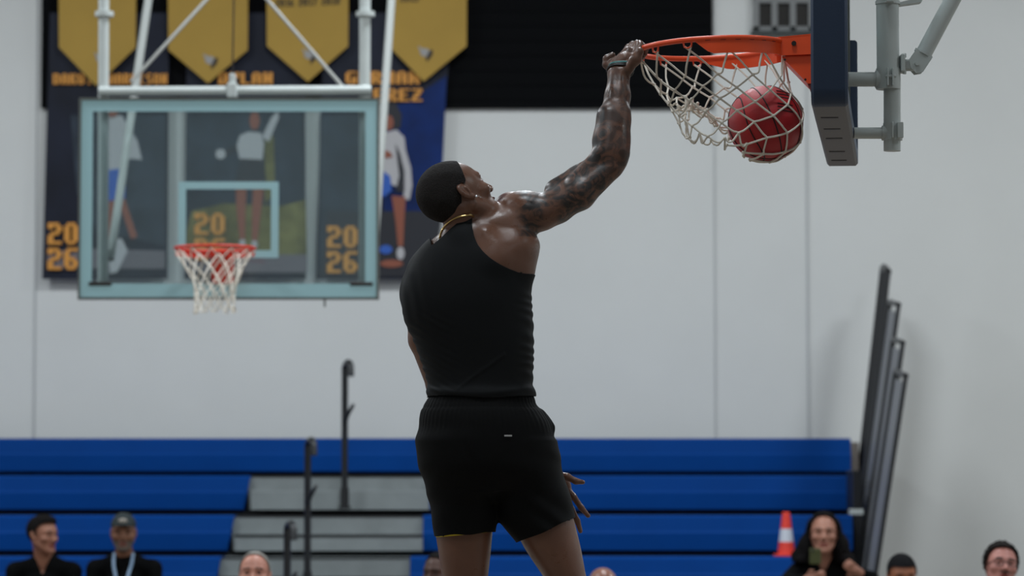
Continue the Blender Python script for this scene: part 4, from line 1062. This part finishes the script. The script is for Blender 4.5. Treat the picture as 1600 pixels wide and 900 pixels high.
# ---- sleeveless top
TS = SDF(); TS.stack([row(a, l, r, b) for a, l, r, b in TORSO[:-3]] + [row(612, 665, 833, .128), row(628, 667, 835, .130)], 0.02, 2.25, 0.006)
TS.ops = TS.ops[:0]
TT = [(352, 704, 780, .062), (366, 680, 814, .094), (385, 658, 834, .118), (410, 643, 835, .134), (440, 631, 831, .144), (470, 627, 831, .148), (500, 631, 833, .145), (530, 645, 834, .140),
      (560, 656, 834, .134), (585, 664, 833, .130), (602, 668, 833, .130), (612, 666, 837, .136), (622, 667, 838, .136), (636, 668, 836, .134)]
TS.stack([row(a, l, r, b) for a, l, r, b in TT], 0.02, 2.25, 0.0)
shoulder_ops(TS, 0.006)
TS.rc(SHL(668, 425, .03), SHL(657, 458, .055), .060, .064, .03)
zt = lambda py: W(0, py, 10).z
def wr(X, Y, Z, g):
    left = sstep(W(735, 0, 10).x, W(650, 0, 10).x, X); low = sstep(zt(470), zt(530), Z) * 1.0
    ph = (Z*270 + (X - W(640, 0, 10).x)*150 + 1.6*np.sin(X*26 + Y*9 + Z*9)); d = 0.0034*left*low*np.sin(ph)*(0.7 + 0.3*np.sin(Z*61 + Y*20))
    rt = sstep(W(800, 0, 10).x, W(832, 0, 10).x, X); d = d + 0.0026*rt*np.sin(Z*190 + Y*30 + np.sin(Z*37)*2)*sstep(zt(440), zt(480), Z)
    up_ = 0.0022*sstep(W(700, 0, 10).x, W(640, 0, 10).x, X)*np.sin(X*190 + Z*35)*(1 - low)*sstep(zt(400), zt(440), Z)
    fold = 0.004*np.exp(-(((X - W(752, 0, 10).x) - (Z - zt(590))*0.95)/0.007)**2)*sstep(zt(612), zt(600), Z)*sstep(zt(535), zt(560), Z)*0
    dia = (X - W(715, 0, 10).x)*0.72 - (Z - zt(610)); fold = 0.0035*np.exp(-(dia/0.006)**2)*(X > W(715, 0, 10).x)*(X < W(790, 0, 10).x)
    roll = 0.004*np.exp(-((Z - zt(611) - 0.012*np.sin(X*14))/0.008)**2) + 0.002*np.sin(X*60 + Z*20)*sstep(zt(596), zt(618), Z)
    return g - d - up_ - fold - roll
TS.disp(wr, (-0.6, 9.6, zt(640)), (0.4, 10.5, zt(380)))
Vt, Qt = TS.mesh((W(612, 0, 10).x, 9.72, zt(642)), (W(860, 0, 10).x, 10.32, zt(318)), 0.0035, 1)
# arm hole (right), neck line, hem, left arm hole as cutting curves
AH = [(737, 150), (738, 335), (740, 365), (746, 384), (758, 400), (776, 414), (802, 426), (832, 431), (960, 434)]
ahP = np.array([[W(a, b, 10).x, W(a, b, 10).z] for a, b in catmull([(a, b, 0) for a, b in AH], 5) for a, b in [(a, b)]] if False else [[W(q.x, q.y, 10).x, W(q.x, q.y, 10).z] for q in catmull([(a, b, 0) for a, b in AH], 5)])
def polyside(P2):
    best = np.full(len(P2), 1e9); sg = np.ones(len(P2))
    for a, b in zip(ahP[:-1], ahP[1:]):
        ab = b - a; t = np.clip(((P2 - a) @ ab) / (ab @ ab), 0, 1); d = P2 - a - t[:, None]*ab; dd = np.linalg.norm(d, axis=1)
        cr = ab[0]*(P2[:, 1] - a[1]) - ab[1]*(P2[:, 0] - a[0]); m_ = dd < best - 1e-9
        best = np.where(m_, dd, best); sg = np.where(m_, np.sign(cr), sg)
    return best * sg
nrm = unit((-0.64, 0.22, 0.74)); npos = SHL(704, 362, -.06)
def gT(P):
    g1 = polyside(P[:, [0, 2]])
    g2 = np.minimum((P - npos) @ nrm, (P[:, 0] - W(674, 0, 10).x) + 0.3*(P[:, 2] - zt(380)))
    g3 = zt(621) + 0.004*np.sin(P[:, 0]*22) - P[:, 2]
    c_ = SHL(640, 452, .13); g4 = 0.062 - np.linalg.norm((P - c_) * np.array([1, 1, 0.62]), axis=1)
    return np.maximum(np.maximum(g1, g2), np.maximum(g3, g4))
Vt, Qt = cut(Vt, Qt, gT)
npmesh('sleeveless_top', Vt, Qt, M['shirt'], root, thick=0.003)
# ---- shorts
SS = SDF()
UP_ = [(600, 678, 826, .120), (612, 674, 829, .124), (622, 669, 835, .131), (632, 663, 838, .136), (645, 657, 850, .150), (665, 655, 862, .160), (700, 658, 868, .166), (735, 664, 872, .158), (765, 690, 866, .12)]
LL = [(690, 657, 775, .140), (735, 664, 778, .134), (780, 670, 779, .124), (812, 675, 777, .116), (835, 678, 774, .112), (856, 680, 772, .110)]
RL = [(690, 758, 869, .145), (735, 764, 879, .138), (780, 771, 892, .130), (812, 779, 901, .124), (847, 806, 911, .118), (866, 820, 916, .116)]
SS.stack([row(a, l, r, b) for a, l, r, b in UP_], 0.02, 2.3)
SS.stack([row(a, l, r, b, YP0 + 0.01) for a, l, r, b in LL], 0.06, 2.2); SS.stack([row(a, l, r, b, YP0 + 0.02) for a, l, r, b in RL], 0.022, 2.2)
SS.rc(SHL(842, 652, -.02), SHL(858, 668, -.01), .020, .016, .02)
def ws(X, Y, Z, g):
    th = np.arctan2(Y - 10.0, X - W(750, 0, 10).x)
    g = g - 0.0020*np.sin(th*70)*sstep(zt(650), zt(632), Z) - 0.0016*np.sin(th*70 + 1)*sstep(zt(690), zt(650), Z)*sstep(zt(632), zt(645), Z)
    g = g + 0.003*np.exp(-((Z - zt(637))/0.004)**2)
    rt = sstep(W(770, 0, 10).x, W(880, 0, 10).x, X)
    g = g - 0.0045*rt*np.sin(Z*70 + X*45 + np.sin(Z*23 + X*20)*1.5)*sstep(zt(690), zt(720), Z)
    lf = sstep(W(720, 0, 10).x, W(665, 0, 10).x, X); g = g - 0.003*lf*np.sin(Z*55 - X*50)*sstep(zt(690), zt(760), Z)
    cr = X - (W(722, 0, 10).x + (zt(680) - Z)*0.42); g = g + 0.006*np.exp(-(cr/0.013)**2)*sstep(zt(665), zt(720), Z)*(Y < 10)
    return g
SS.disp(ws, (-0.6, 9.6, zt(870)), (0.4, 10.5, zt(605)))
Vs, Qs = SS.mesh((W(640, 0, 10).x, 9.76, zt(868)), (W(925, 0, 10).x, 10.26, zt(606)), 0.0038, 1)
xc = W(783, 0, 10).x
def gS(P):
    X = P[:, 0]
    zl = zt(837) + 0.002*np.sin(X*60) + (X - W(680, 0, 10).x)*0.06
    zr = zt(848) + (X - W(808, 0, 10).x)*0.44 + 0.002*np.sin(X*50)
    return np.maximum(np.where(X < xc, zl, zr) - P[:, 2], P[:, 2] - zt(611))
Vs, Qs = cut(Vs, Qs, gS)
so = npmesh('shorts', Vs, Qs, M['shorts'], root, thick=0.003)
sbvh = BVHTree.FromPolygons([tuple(v) for v in Vs], [tuple(int(i) for i in q) for q in Qs])
def proj(px, py):
    o = Vector((0, 0, CAMZ)); d = (W(px, py, 10) - o).normalized(); h = sbvh.ray_cast(o, d); return h[0]
a, b = proj(788, 681), proj(800, 681)
if a and b:
    n_ = Vector((0, -0.004, 0)); MB().prism([a + Vector((0, 0, .003)) + n_, b + Vector((0, 0, .003)) + n_, b - Vector((0, 0, .002)) + n_, a - Vector((0, 0, .002)) + n_], Vector((0, -0.001, 0))).build('logo', mat('logo_print', (190, 190, 190), 0.6), so, smooth=False)
# yellow liner under the left hem
LS = SDF(); LS.stack([row(a, l, r, b, YP0 + 0.01) for a, l, r, b in [(800, 677, 773, .112), (830, 680, 772, .106), (850, 682, 772, .104)]], 0.02, 2.1)
Vl, Ql = LS.mesh((W(650, 0, 10).x, 9.8, zt(860)), (W(800, 0, 10).x, 10.2, zt(795)), 0.0045, 1)
Vl, Ql = cut(Vl, Ql, lambda P: np.maximum(zt(839.5) + (P[:, 0] - W(680, 0, 10).x)*0.10 - P[:, 2], P[:, 2] - zt(825)))
npmesh('liner', Vl, Ql, M['yellow'], root, thick=0.002)
for x in (730, 921):
    s_ = SDF(); s_.rc(SHL(x, 1162, .0), SHL(x + 1, 1140, .0), .046, .044, .02); s_.rc(SHL(x, 1172, -.03), SHL(x + 14, 1184, .17), .046, .040, .03); s_.rc(SHL(x, 1172, .04), SHL(x + 6, 1165, .08), .04, .03, .02)
    c = SHL(x, 1175, .05); V, Q = s_.mesh(c - 0.22, c + 0.22, 0.006, 2); npmesh('shoe', V, Q, M['shoe'], root)

# ---------------------------------------------------------------- spectators
def spectator(px, pytop, D_, f, label, skinrgb, hairrgb=None, clabel='', sc=1.0, lean=0.12, seat_y=None, hairz=HAIRZ, hthick=0.008, beard=None, female=False, extra_hair=None,
              up=(0, 0, 1), cloth=(8, 9, 10), chair=True, arms=None, seat_h=None, vneck=0.0, mouth=0.0, hbump=0.002, hfreq=260, shine=0.45, beardcol=None):
    top = W(px, pytop, D_); o = np.array((top.x, D_, top.z - 0.125*sc)); h = Head(o, f, up, sc)
    sh = 0.19 if not female else 0.165
    sy = D_ + lean; seat = seat_h if seat_h is not None else max(0.36, o[2] - 0.80)
    neck = np.array((o[0], sy - lean*0.45, o[2] - 0.14*sc)); hip = np.array((o[0], sy + 0.10, seat + 0.11))
    chest = neck*0.6 + hip*0.4; zsh = neck[2] - 0.085
    def torso(S, e=0.0):
        S.ell((o[0], (neck[1] + hip[1])/2 - 0.01, neck[2] - 0.22), (sh - 0.02 + e, 0.11 + e, 0.24 + e), None, .05)
        S.ell(hip, (0.17 + e, 0.13 + e, 0.14 + e), None, .08); S.rc(chest, hip, 0.13 + e, 0.14 + e, .06)
        for q in (-1, 1): S.rc(neck + (0, 0.02, -0.035), (o[0] + q*(sh - 0.02), sy - lean*0.35, zsh - 0.01), 0.045 + e, 0.055 + e, .04)
    def limbs(S, e=0.0, lower=True, upper=True):
        for i, q in enumerate((-1, 1)):
            s0 = np.array((o[0] + q*sh, sy - lean*0.35, zsh - 0.01)); A = (arms or {}).get(q)
            el, wrp = A if A else (s0 + (q*0.005, -0.05, -0.29), s0 + (-q*0.04, -0.32, -0.36))
            if upper: S.chain([s0, el, wrp], [0.052 + e, 0.043 + e, 0.030 + e], .03)
            if lower:
                kn = hip + (q*0.13, -0.46, 0.02); an = np.array((kn[0], kn[1] - 0.02, 0.10)) if seat < 0.62 else kn + (0, 0, -0.42)
                S.chain([hip + (q*0.09, 0, 0), kn, an], [0.085 + e, 0.062 + e, 0.045 + e], .04)
    S = SDF(); h.face(S, mouth, False); torso(S, -0.012); limbs(S, -0.008)
    S.rc(h.p(0, -0.02, -0.04), neck + (0, 0.01, -0.03), 0.052*sc, 0.058*sc, .03)
    for q in (-1, 1):
        s0 = np.array((o[0] + q*sh, sy - lean*0.35, zsh - 0.01)); A = (arms or {}).get(q)
        el, wrp = A if A else (s0 + (q*0.005, -0.05, -0.29), s0 + (-q*0.04, -0.32, -0.36))
        d = unit(wrp - el); side = unit(np.cross(d, (0, 1, 0.2))); palm = wrp + d*0.05
        S.rc(wrp, palm, 0.026, 0.032, .02)
        for j in range(4):
            b = palm + side*(0.026 - 0.0175*j) + d*0.02; L_ = (0.032, 0.037, 0.034, 0.027)[j]; n_ = np.cross(side, d)
            S.chain([b, b + d*L_ + n_*0.008, b + d*L_*1.5 + n_*0.03], [0.0105, 0.0095, 0.008], .004)
        S.chain([wrp + d*0.02 + side*0.028, palm + side*0.05, palm + side*0.052 + d*0.025], [0.013, 0.011, 0.009], .006)
    lo = np.array((o[0] - 0.45, D_ - 0.62, 0.02)); hi = np.array((o[0] + 0.45, D_ + 0.42, top.z + 0.04))
    zc = o[2] - 0.16*sc
    V1, Q1 = S.mesh(lo, (hi[0], hi[1], zc), 0.0095, 2); V2, Q2 = S.mesh((o[0] - 0.42, D_ - 0.3, zc), hi, 0.0045, 2)
    V, Q = join([(V1, Q1), (V2, Q2)])
    r = thing('person', (o[0], sy, 0.0 if chair else 0.03), label, 'person')
    sk = skin_mat('skin', skinrgb, rough=shine, rv=0.05, sss=0.05, spec=0.35)
    fm2 = h.face_mats(V, Q, 0, beard)
    lipc = tuple(int(v*q_) for v, q_ in zip(skinrgb, (0.88, 0.68, 0.68)))
    npmesh('body', V, Q, [sk, mat('lip', lipc, 0.5), mat('brow', tuple(int(v*0.36) for v in skinrgb), 0.8), mat('beard', beardcol or (40, 32, 28), 0.9)], r, fm2)
    J = SDF(); torso(J, 0.004); limbs(J, 0.006, lower=False); J.rc(neck + (0, 0.015, -0.06), neck + (0, 0.015, 0.0), 0.075, 0.062, .03)
    J.disp(lambda X, Y, Z, g: g - 0.004*np.sin(X*34 + Z*22)*np.sin(Z*41 + X*9), lo, hi)
    Vj, Qj = J.mesh(lo, hi, 0.011, 2)
    def gJ(P):
        g_ = ((P - (neck + (0, 0.0, 0.012))) @ unit((0, -0.35, 1)))
        gv = (P[:, 2] - (neck[2] - 0.02 - vneck)) - np.abs(P[:, 0] - o[0])*2.2; gv = np.where(P[:, 1] < neck[1], gv, -1) if vneck else g_ - 1
        hc = np.full(len(P), -1.0)
        for q in (-1, 1):
            A = (arms or {}).get(q); s0 = np.array((o[0] + q*sh, sy - lean*0.35, zsh - 0.01))
            el, wrp = A if A else (s0 + (q*0.005, -0.05, -0.29), s0 + (-q*0.04, -0.32, -0.36))
            hc = np.maximum(hc, np.where(np.linalg.norm(P - wrp, axis=1) < 0.09, (P - wrp) @ unit(wrp - el) + 0.012, -1))
        return np.maximum(np.maximum(g_, gv), np.maximum(hc, hip[2] - 0.09 - P[:, 2]))
    Vj, Qj = cut(Vj, Qj, gJ); npmesh('jacket', Vj, Qj, mat('jacket_cloth', cloth, 0.9, bump=0.1, bscale=60, spec=0.08), r, thick=0.004)
    T = SDF(); T.ell(hip, (0.175, 0.135, 0.12), None, .05)
    for q in (-1, 1):
        kn = hip + (q*0.13, -0.46, 0.02); an = np.array((kn[0], kn[1] - 0.02, 0.10)) if seat < 0.62 else kn + (0, 0, -0.42)
        T.chain([hip + (q*0.09, 0, 0), kn, an], [0.092, 0.070, 0.055], .04)
    Vq, Qq = T.mesh(lo, (hi[0], hi[1], hip[2] + 0.16), 0.013, 1); npmesh('trousers', Vq, Qq, M['jeans'], r)
    for q in (-1, 1):
        kn = hip + (q*0.13, -0.46, 0.02); an = np.array((kn[0], kn[1] - 0.02, 0.10))
        X = SDF(); X.rc(an + (0, 0.02, -0.05), an + (0, -0.14, -0.06), 0.045, 0.038, .02); Vx, Qx = X.mesh(an - (0.08, 0.25, 0.13), an + (0.08, 0.12, 0.04), 0.01, 1); npmesh('shoe', Vx, Qx, M['shoe'], r)
    if hairrgb is not None:
        h.hairmesh(hairz, hthick, 0.005, hbump, extra=(lambda S_: extra_hair(S_, h)) if extra_hair else None, freq=hfreq, m=mat('hair', hairrgb, 0.8, bump=0.9, bscale=70, var=0.3, vscale=60, spec=0.1), parent=r)
    if chair:
        cy = sy + 0.08; cx = o[0]; ch = thing('chair', (cx, cy, 0), 'grey courtside chair under the ' + clabel, 'chair', 'courtside chairs')
        ch['label'] = 'grey courtside chair under the ' + clabel
        m_ = MB(); m_.box((cx - 0.22, cy - 0.24, seat - 0.065), (cx + 0.22, cy + 0.2, seat - 0.03), 0, 0.012); m_.build('seat', M['mesh'], ch)
        m_ = MB(); m_.box((cx - 0.21, cy + 0.215, seat + 0.16), (cx + 0.21, cy + 0.245, seat + 0.40), 0, 0.012); m_.build('backrest', M['mesh'], ch)
        for a_ in (-1, 1):
            MB().tube([(cx + a_*0.2, cy - 0.2, seat - 0.04), (cx + a_*0.22, cy - 0.24, 0.0)], 0.012, 8).build('leg', M['rail'], ch)
            MB().tube([(cx + a_*0.22, cy + 0.28, 0.0), (cx + a_*0.2, cy + 0.2, seat - 0.03), (cx + a_*0.2, cy + 0.232, seat + 0.38)], 0.012, 8).build('leg', M['rail'], ch)
    return r, h, neck, sy
r1, h1, n1, s1 = spectator(67, 806, 20.75, (0.80, -0.60, -0.03), 'person with short dark hair looking sideways, seated leftmost on the blue benches', (150, 104, 84), (18, 15, 15), chair=False, seat_h=0.55, lean=0.10, vneck=0.10, hthick=0.012,
          hairz=[(-0.12, -0.05), (-0.045, -0.04), (-0.02, 0.03), (0.0, 0.03), (0.003, 0.0), (0.016, 0.0), (0.022, 0.045), (0.045, 0.072), (0.08, 0.086), (0.12, 0.092)], hbump=0.004, hfreq=150,
          extra_hair=lambda S_, h: h.ell(S_, (0, 0.045, 0.098), (0.052, 0.050, 0.030), 0.03))
r2, h2, n2, s2 = spectator(193, 802, 20.75, (0.08, -1.0, -0.06), 'person in a dark cap and grey beard wearing a pale lanyard on the blue seats', (122, 84, 64), None, chair=False, seat_h=0.55, lean=0.10, beard=(-0.045, 0.02), beardcol=(84, 72, 64), cloth=(8, 9, 10))
# cap
capm = mat('cap_cloth', (30, 40, 42), 0.8)
S = SDF(); h2.ell(S, (0, -0.012, 0.040), (0.083, 0.106, 0.090), 0.01); c = h2.p(0, 0, 0.05); V, Q = S.mesh(c - 0.14, c + 0.14, 0.005, 1)
V, Q = cut(V, Q, lambda P: 0.040 - h2.loc(P)[:, 2]); cap = npmesh('cap', V, Q, capm, r2, thick=0.003)
mb = MB(); vs = []
for j in range(2):
    for i in range(13):
        a = math.pi*(0.12 + 0.76*i/12); rr_ = 0.0 if j == 0 else 0.055*math.sin(a)**0.7
        vs.append(Vector(h2.p(0.080*math.cos(a), 0.062 + 0.034*math.sin(a) + rr_, 0.052 + (0.016*math.sin(a) if j == 0 else 0.012))))
nb_ = len(vs); vs += [v - Vector((0, 0, 0.004)) for v in vs]; fs = [(i, i+1, i+14, i+13) for i in range(12)] + [(nb_+i+13, nb_+i+14, nb_+i+1, nb_+i) for i in range(12)]
fs += [(i+13, i+14, nb_+i+14, nb_+i+13) for i in range(12)]
mb.add(vs, fs); mb.build('brim', capm, cap)
MB().ell(h2.p(0, 0.089, 0.082), (0.030, 0.010, 0.017), Matrix(h2.R.tolist()), nu=16, nv=8).build('badge', mat('cap_badge', (150, 142, 132), 0.7), cap)
lany = mat('lanyard_cloth', (126, 150, 176), 0.7)
mb = MB()
for q in (-1, 1):
    t0 = Vector((n2[0] + q*0.062, n2[1] - 0.02, n2[2] + 0.01)); P = [t0, Vector((n2[0] + q*0.058, n2[1] - 0.085, n2[2] - 0.06)), Vector((n2[0] + q*0.035, n2[1] - 0.13, n2[2] - 0.16)), Vector((n2[0] + q*0.008, n2[1] - 0.13, n2[2] - 0.34))]
    P = catmull(P, 4); s_ = Vector((0.010, -0.003, 0)); vs = []
    for p in P: vs += [p - s_, p + s_, p + s_ + Vector((0, -0.004, 0)), p - s_ + Vector((0, -0.004, 0))]
    mb.add(vs, [(4*i+e, 4*i+(e+1) % 4, 4*i+4+(e+1) % 4, 4*i+4+e) for i in range(len(P)-1) for e in range(4)])
mb.build('lanyard', lany, r2)
spectator(398, 861, 16.7, (-0.02, -1, 0.10), 'person with cropped grey hair and pink skin seated before the grey aisle', (184, 130, 112), (128, 124, 118), 'grey-haired person'  , lean=0.06, hthick=0.006,
          hairz=[(-0.12, -0.05), (-0.02, 0.0), (0.0, 0.0), (0.016, 0.02), (0.03, 0.070), (0.045, 0.105), (0.12, 0.13)], hbump=0.003)
spectator(686, 862, 18.0, (-0.5, -0.86, 0), 'person with black hair half hidden behind the hanging player\'s left leg', (74, 48, 38), (16, 14, 14), 'person behind the player\'s leg', lean=0.06)
spectator(943, 886, 17.0, (0.3, -0.95, -0.1), 'bald person whose crown shows beside the hanging player\'s right thigh', (132, 92, 78), None, 'bald person', lean=0.06, shine=0.28)
# woman with long curls, phone and raised hand
def curls(S_, h):
    for q in (-1, 1):
        h.ell(S_, (q*0.062, -0.045, 0.0), (0.045, 0.085, 0.09), 0.03); h.ell(S_, (q*0.100, -0.050, -0.085), (0.052, 0.075, 0.085), 0.03)
        h.ell(S_, (q*0.128, -0.04, -0.155), (0.055, 0.065, 0.05), 0.03)
    h.rc(S_, (0.12, -0.05, -0.09), (0.178, -0.05, -0.125), 0.04, 0.02, 0.03)
D6 = 20.45
ph = W(1274, 874, D6 - 0.28); hw = np.array(W(1262, 900, D6 - 0.24)); hr = np.array(W(1343, 885, D6 - 0.05))
topw = W(1287, 798, D6)
r6, h6, n6, s6 = spectator(1287, 801, D6, (-0.10, -1, 0.04), 'person with long black curly hair in black holding up a phone on the blue seats', (158, 112, 94), (14, 12, 13), sc=1.08, chair=False, seat_h=0.55, female=True, lean=0.14, vneck=0.10,
          hairz=[(-0.2, -0.3), (0.024, -0.3), (0.034, 0.04), (0.048, 0.105), (0.075, 0.13), (0.12, 0.14)], hthick=0.016, extra_hair=curls, hbump=0.010, hfreq=130,
          arms={-1: (np.array((topw.x - 0.26, D6 - 0.10, topw.z - 0.46)), hw - (0.0, 0.0, 0.02)), 1: (np.array((topw.x + 0.30, D6 + 0.02, topw.z - 0.44)), hr - (0, 0, 0.04))})
pr_ = thing('phone', ph, 'small dark phone held up by the person with long curly hair', 'phone')
mb = MB(); mb.box((ph.x - 0.036, ph.y - 0.005, ph.z - 0.03), (ph.x + 0.036, ph.y + 0.004, ph.z + 0.07), 0, 0.004); mb.build('case', mat('phone_case', (66, 70, 38), 0.4), pr_)
mb = MB(); mb.tube([(ph.x - 0.018, ph.y - 0.0085, ph.z + 0.055), (ph.x - 0.018, ph.y - 0.004, ph.z + 0.055)], 0.008, 12); mb.build('camera_lens', M['black'], pr_)
spectator(1409, 866, 18.5, (0.1, -1, -0.15), 'person with short black hair seated low against the white wall', (140, 88, 62), (15, 15, 17), 'short-haired person against the white wall', lean=0.06, hthick=0.010,
          hairz=[(-0.12, -0.05), (-0.02, 0.0), (0.02, 0.01), (0.024, 0.05), (0.06, 0.068), (0.12, 0.07)])
r8, h8, n8, s8 = spectator(1564, 848, 16.7, (0.08, -1, 0.20), 'person with dark wavy hair, glasses and moustache at the far right', (176, 122, 112), (24, 20, 18), 'person with glasses', lean=0.06, up=(0.1, 0, 1), mouth=0.006, hthick=0.018, hbump=0.012, hfreq=120,
          hairz=[(-0.12, -0.05), (-0.02, -0.035), (0.012, -0.03), (0.022, 0.03), (0.04, 0.065), (0.06, 0.092), (0.12, 0.105)])
gmb = MB()
for q in (-1, 1):
    gmb.tube([Vector(h8.p(q*0.034 + 0.024*math.cos(a), 0.106, 0.004 + 0.018*math.sin(a))) for a in np.linspace(0, 2*math.pi, 20, endpoint=False)], 0.0018, 6, closed=True)
    gmb.tube([Vector(h8.p(q*0.058, 0.104, 0.008)), Vector(h8.p(q*0.080, 0.0, 0.008))], 0.0016, 6)
gmb.tube([Vector(h8.p(-0.010, 0.108, 0.008)), Vector(h8.p(0.010, 0.108, 0.008))], 0.0016, 6); gmb.build('glasses', M['black'], r8)
gmb = MB().ell(h8.p(0, 0.106, -0.046), (0.034, 0.008, 0.005), Matrix(h8.R.tolist()), nu=14, nv=8); gmb.build('moustache', M['brow'] if 'brow' in M else mat('moustache_hair', (74, 48, 42), 0.9), r8)
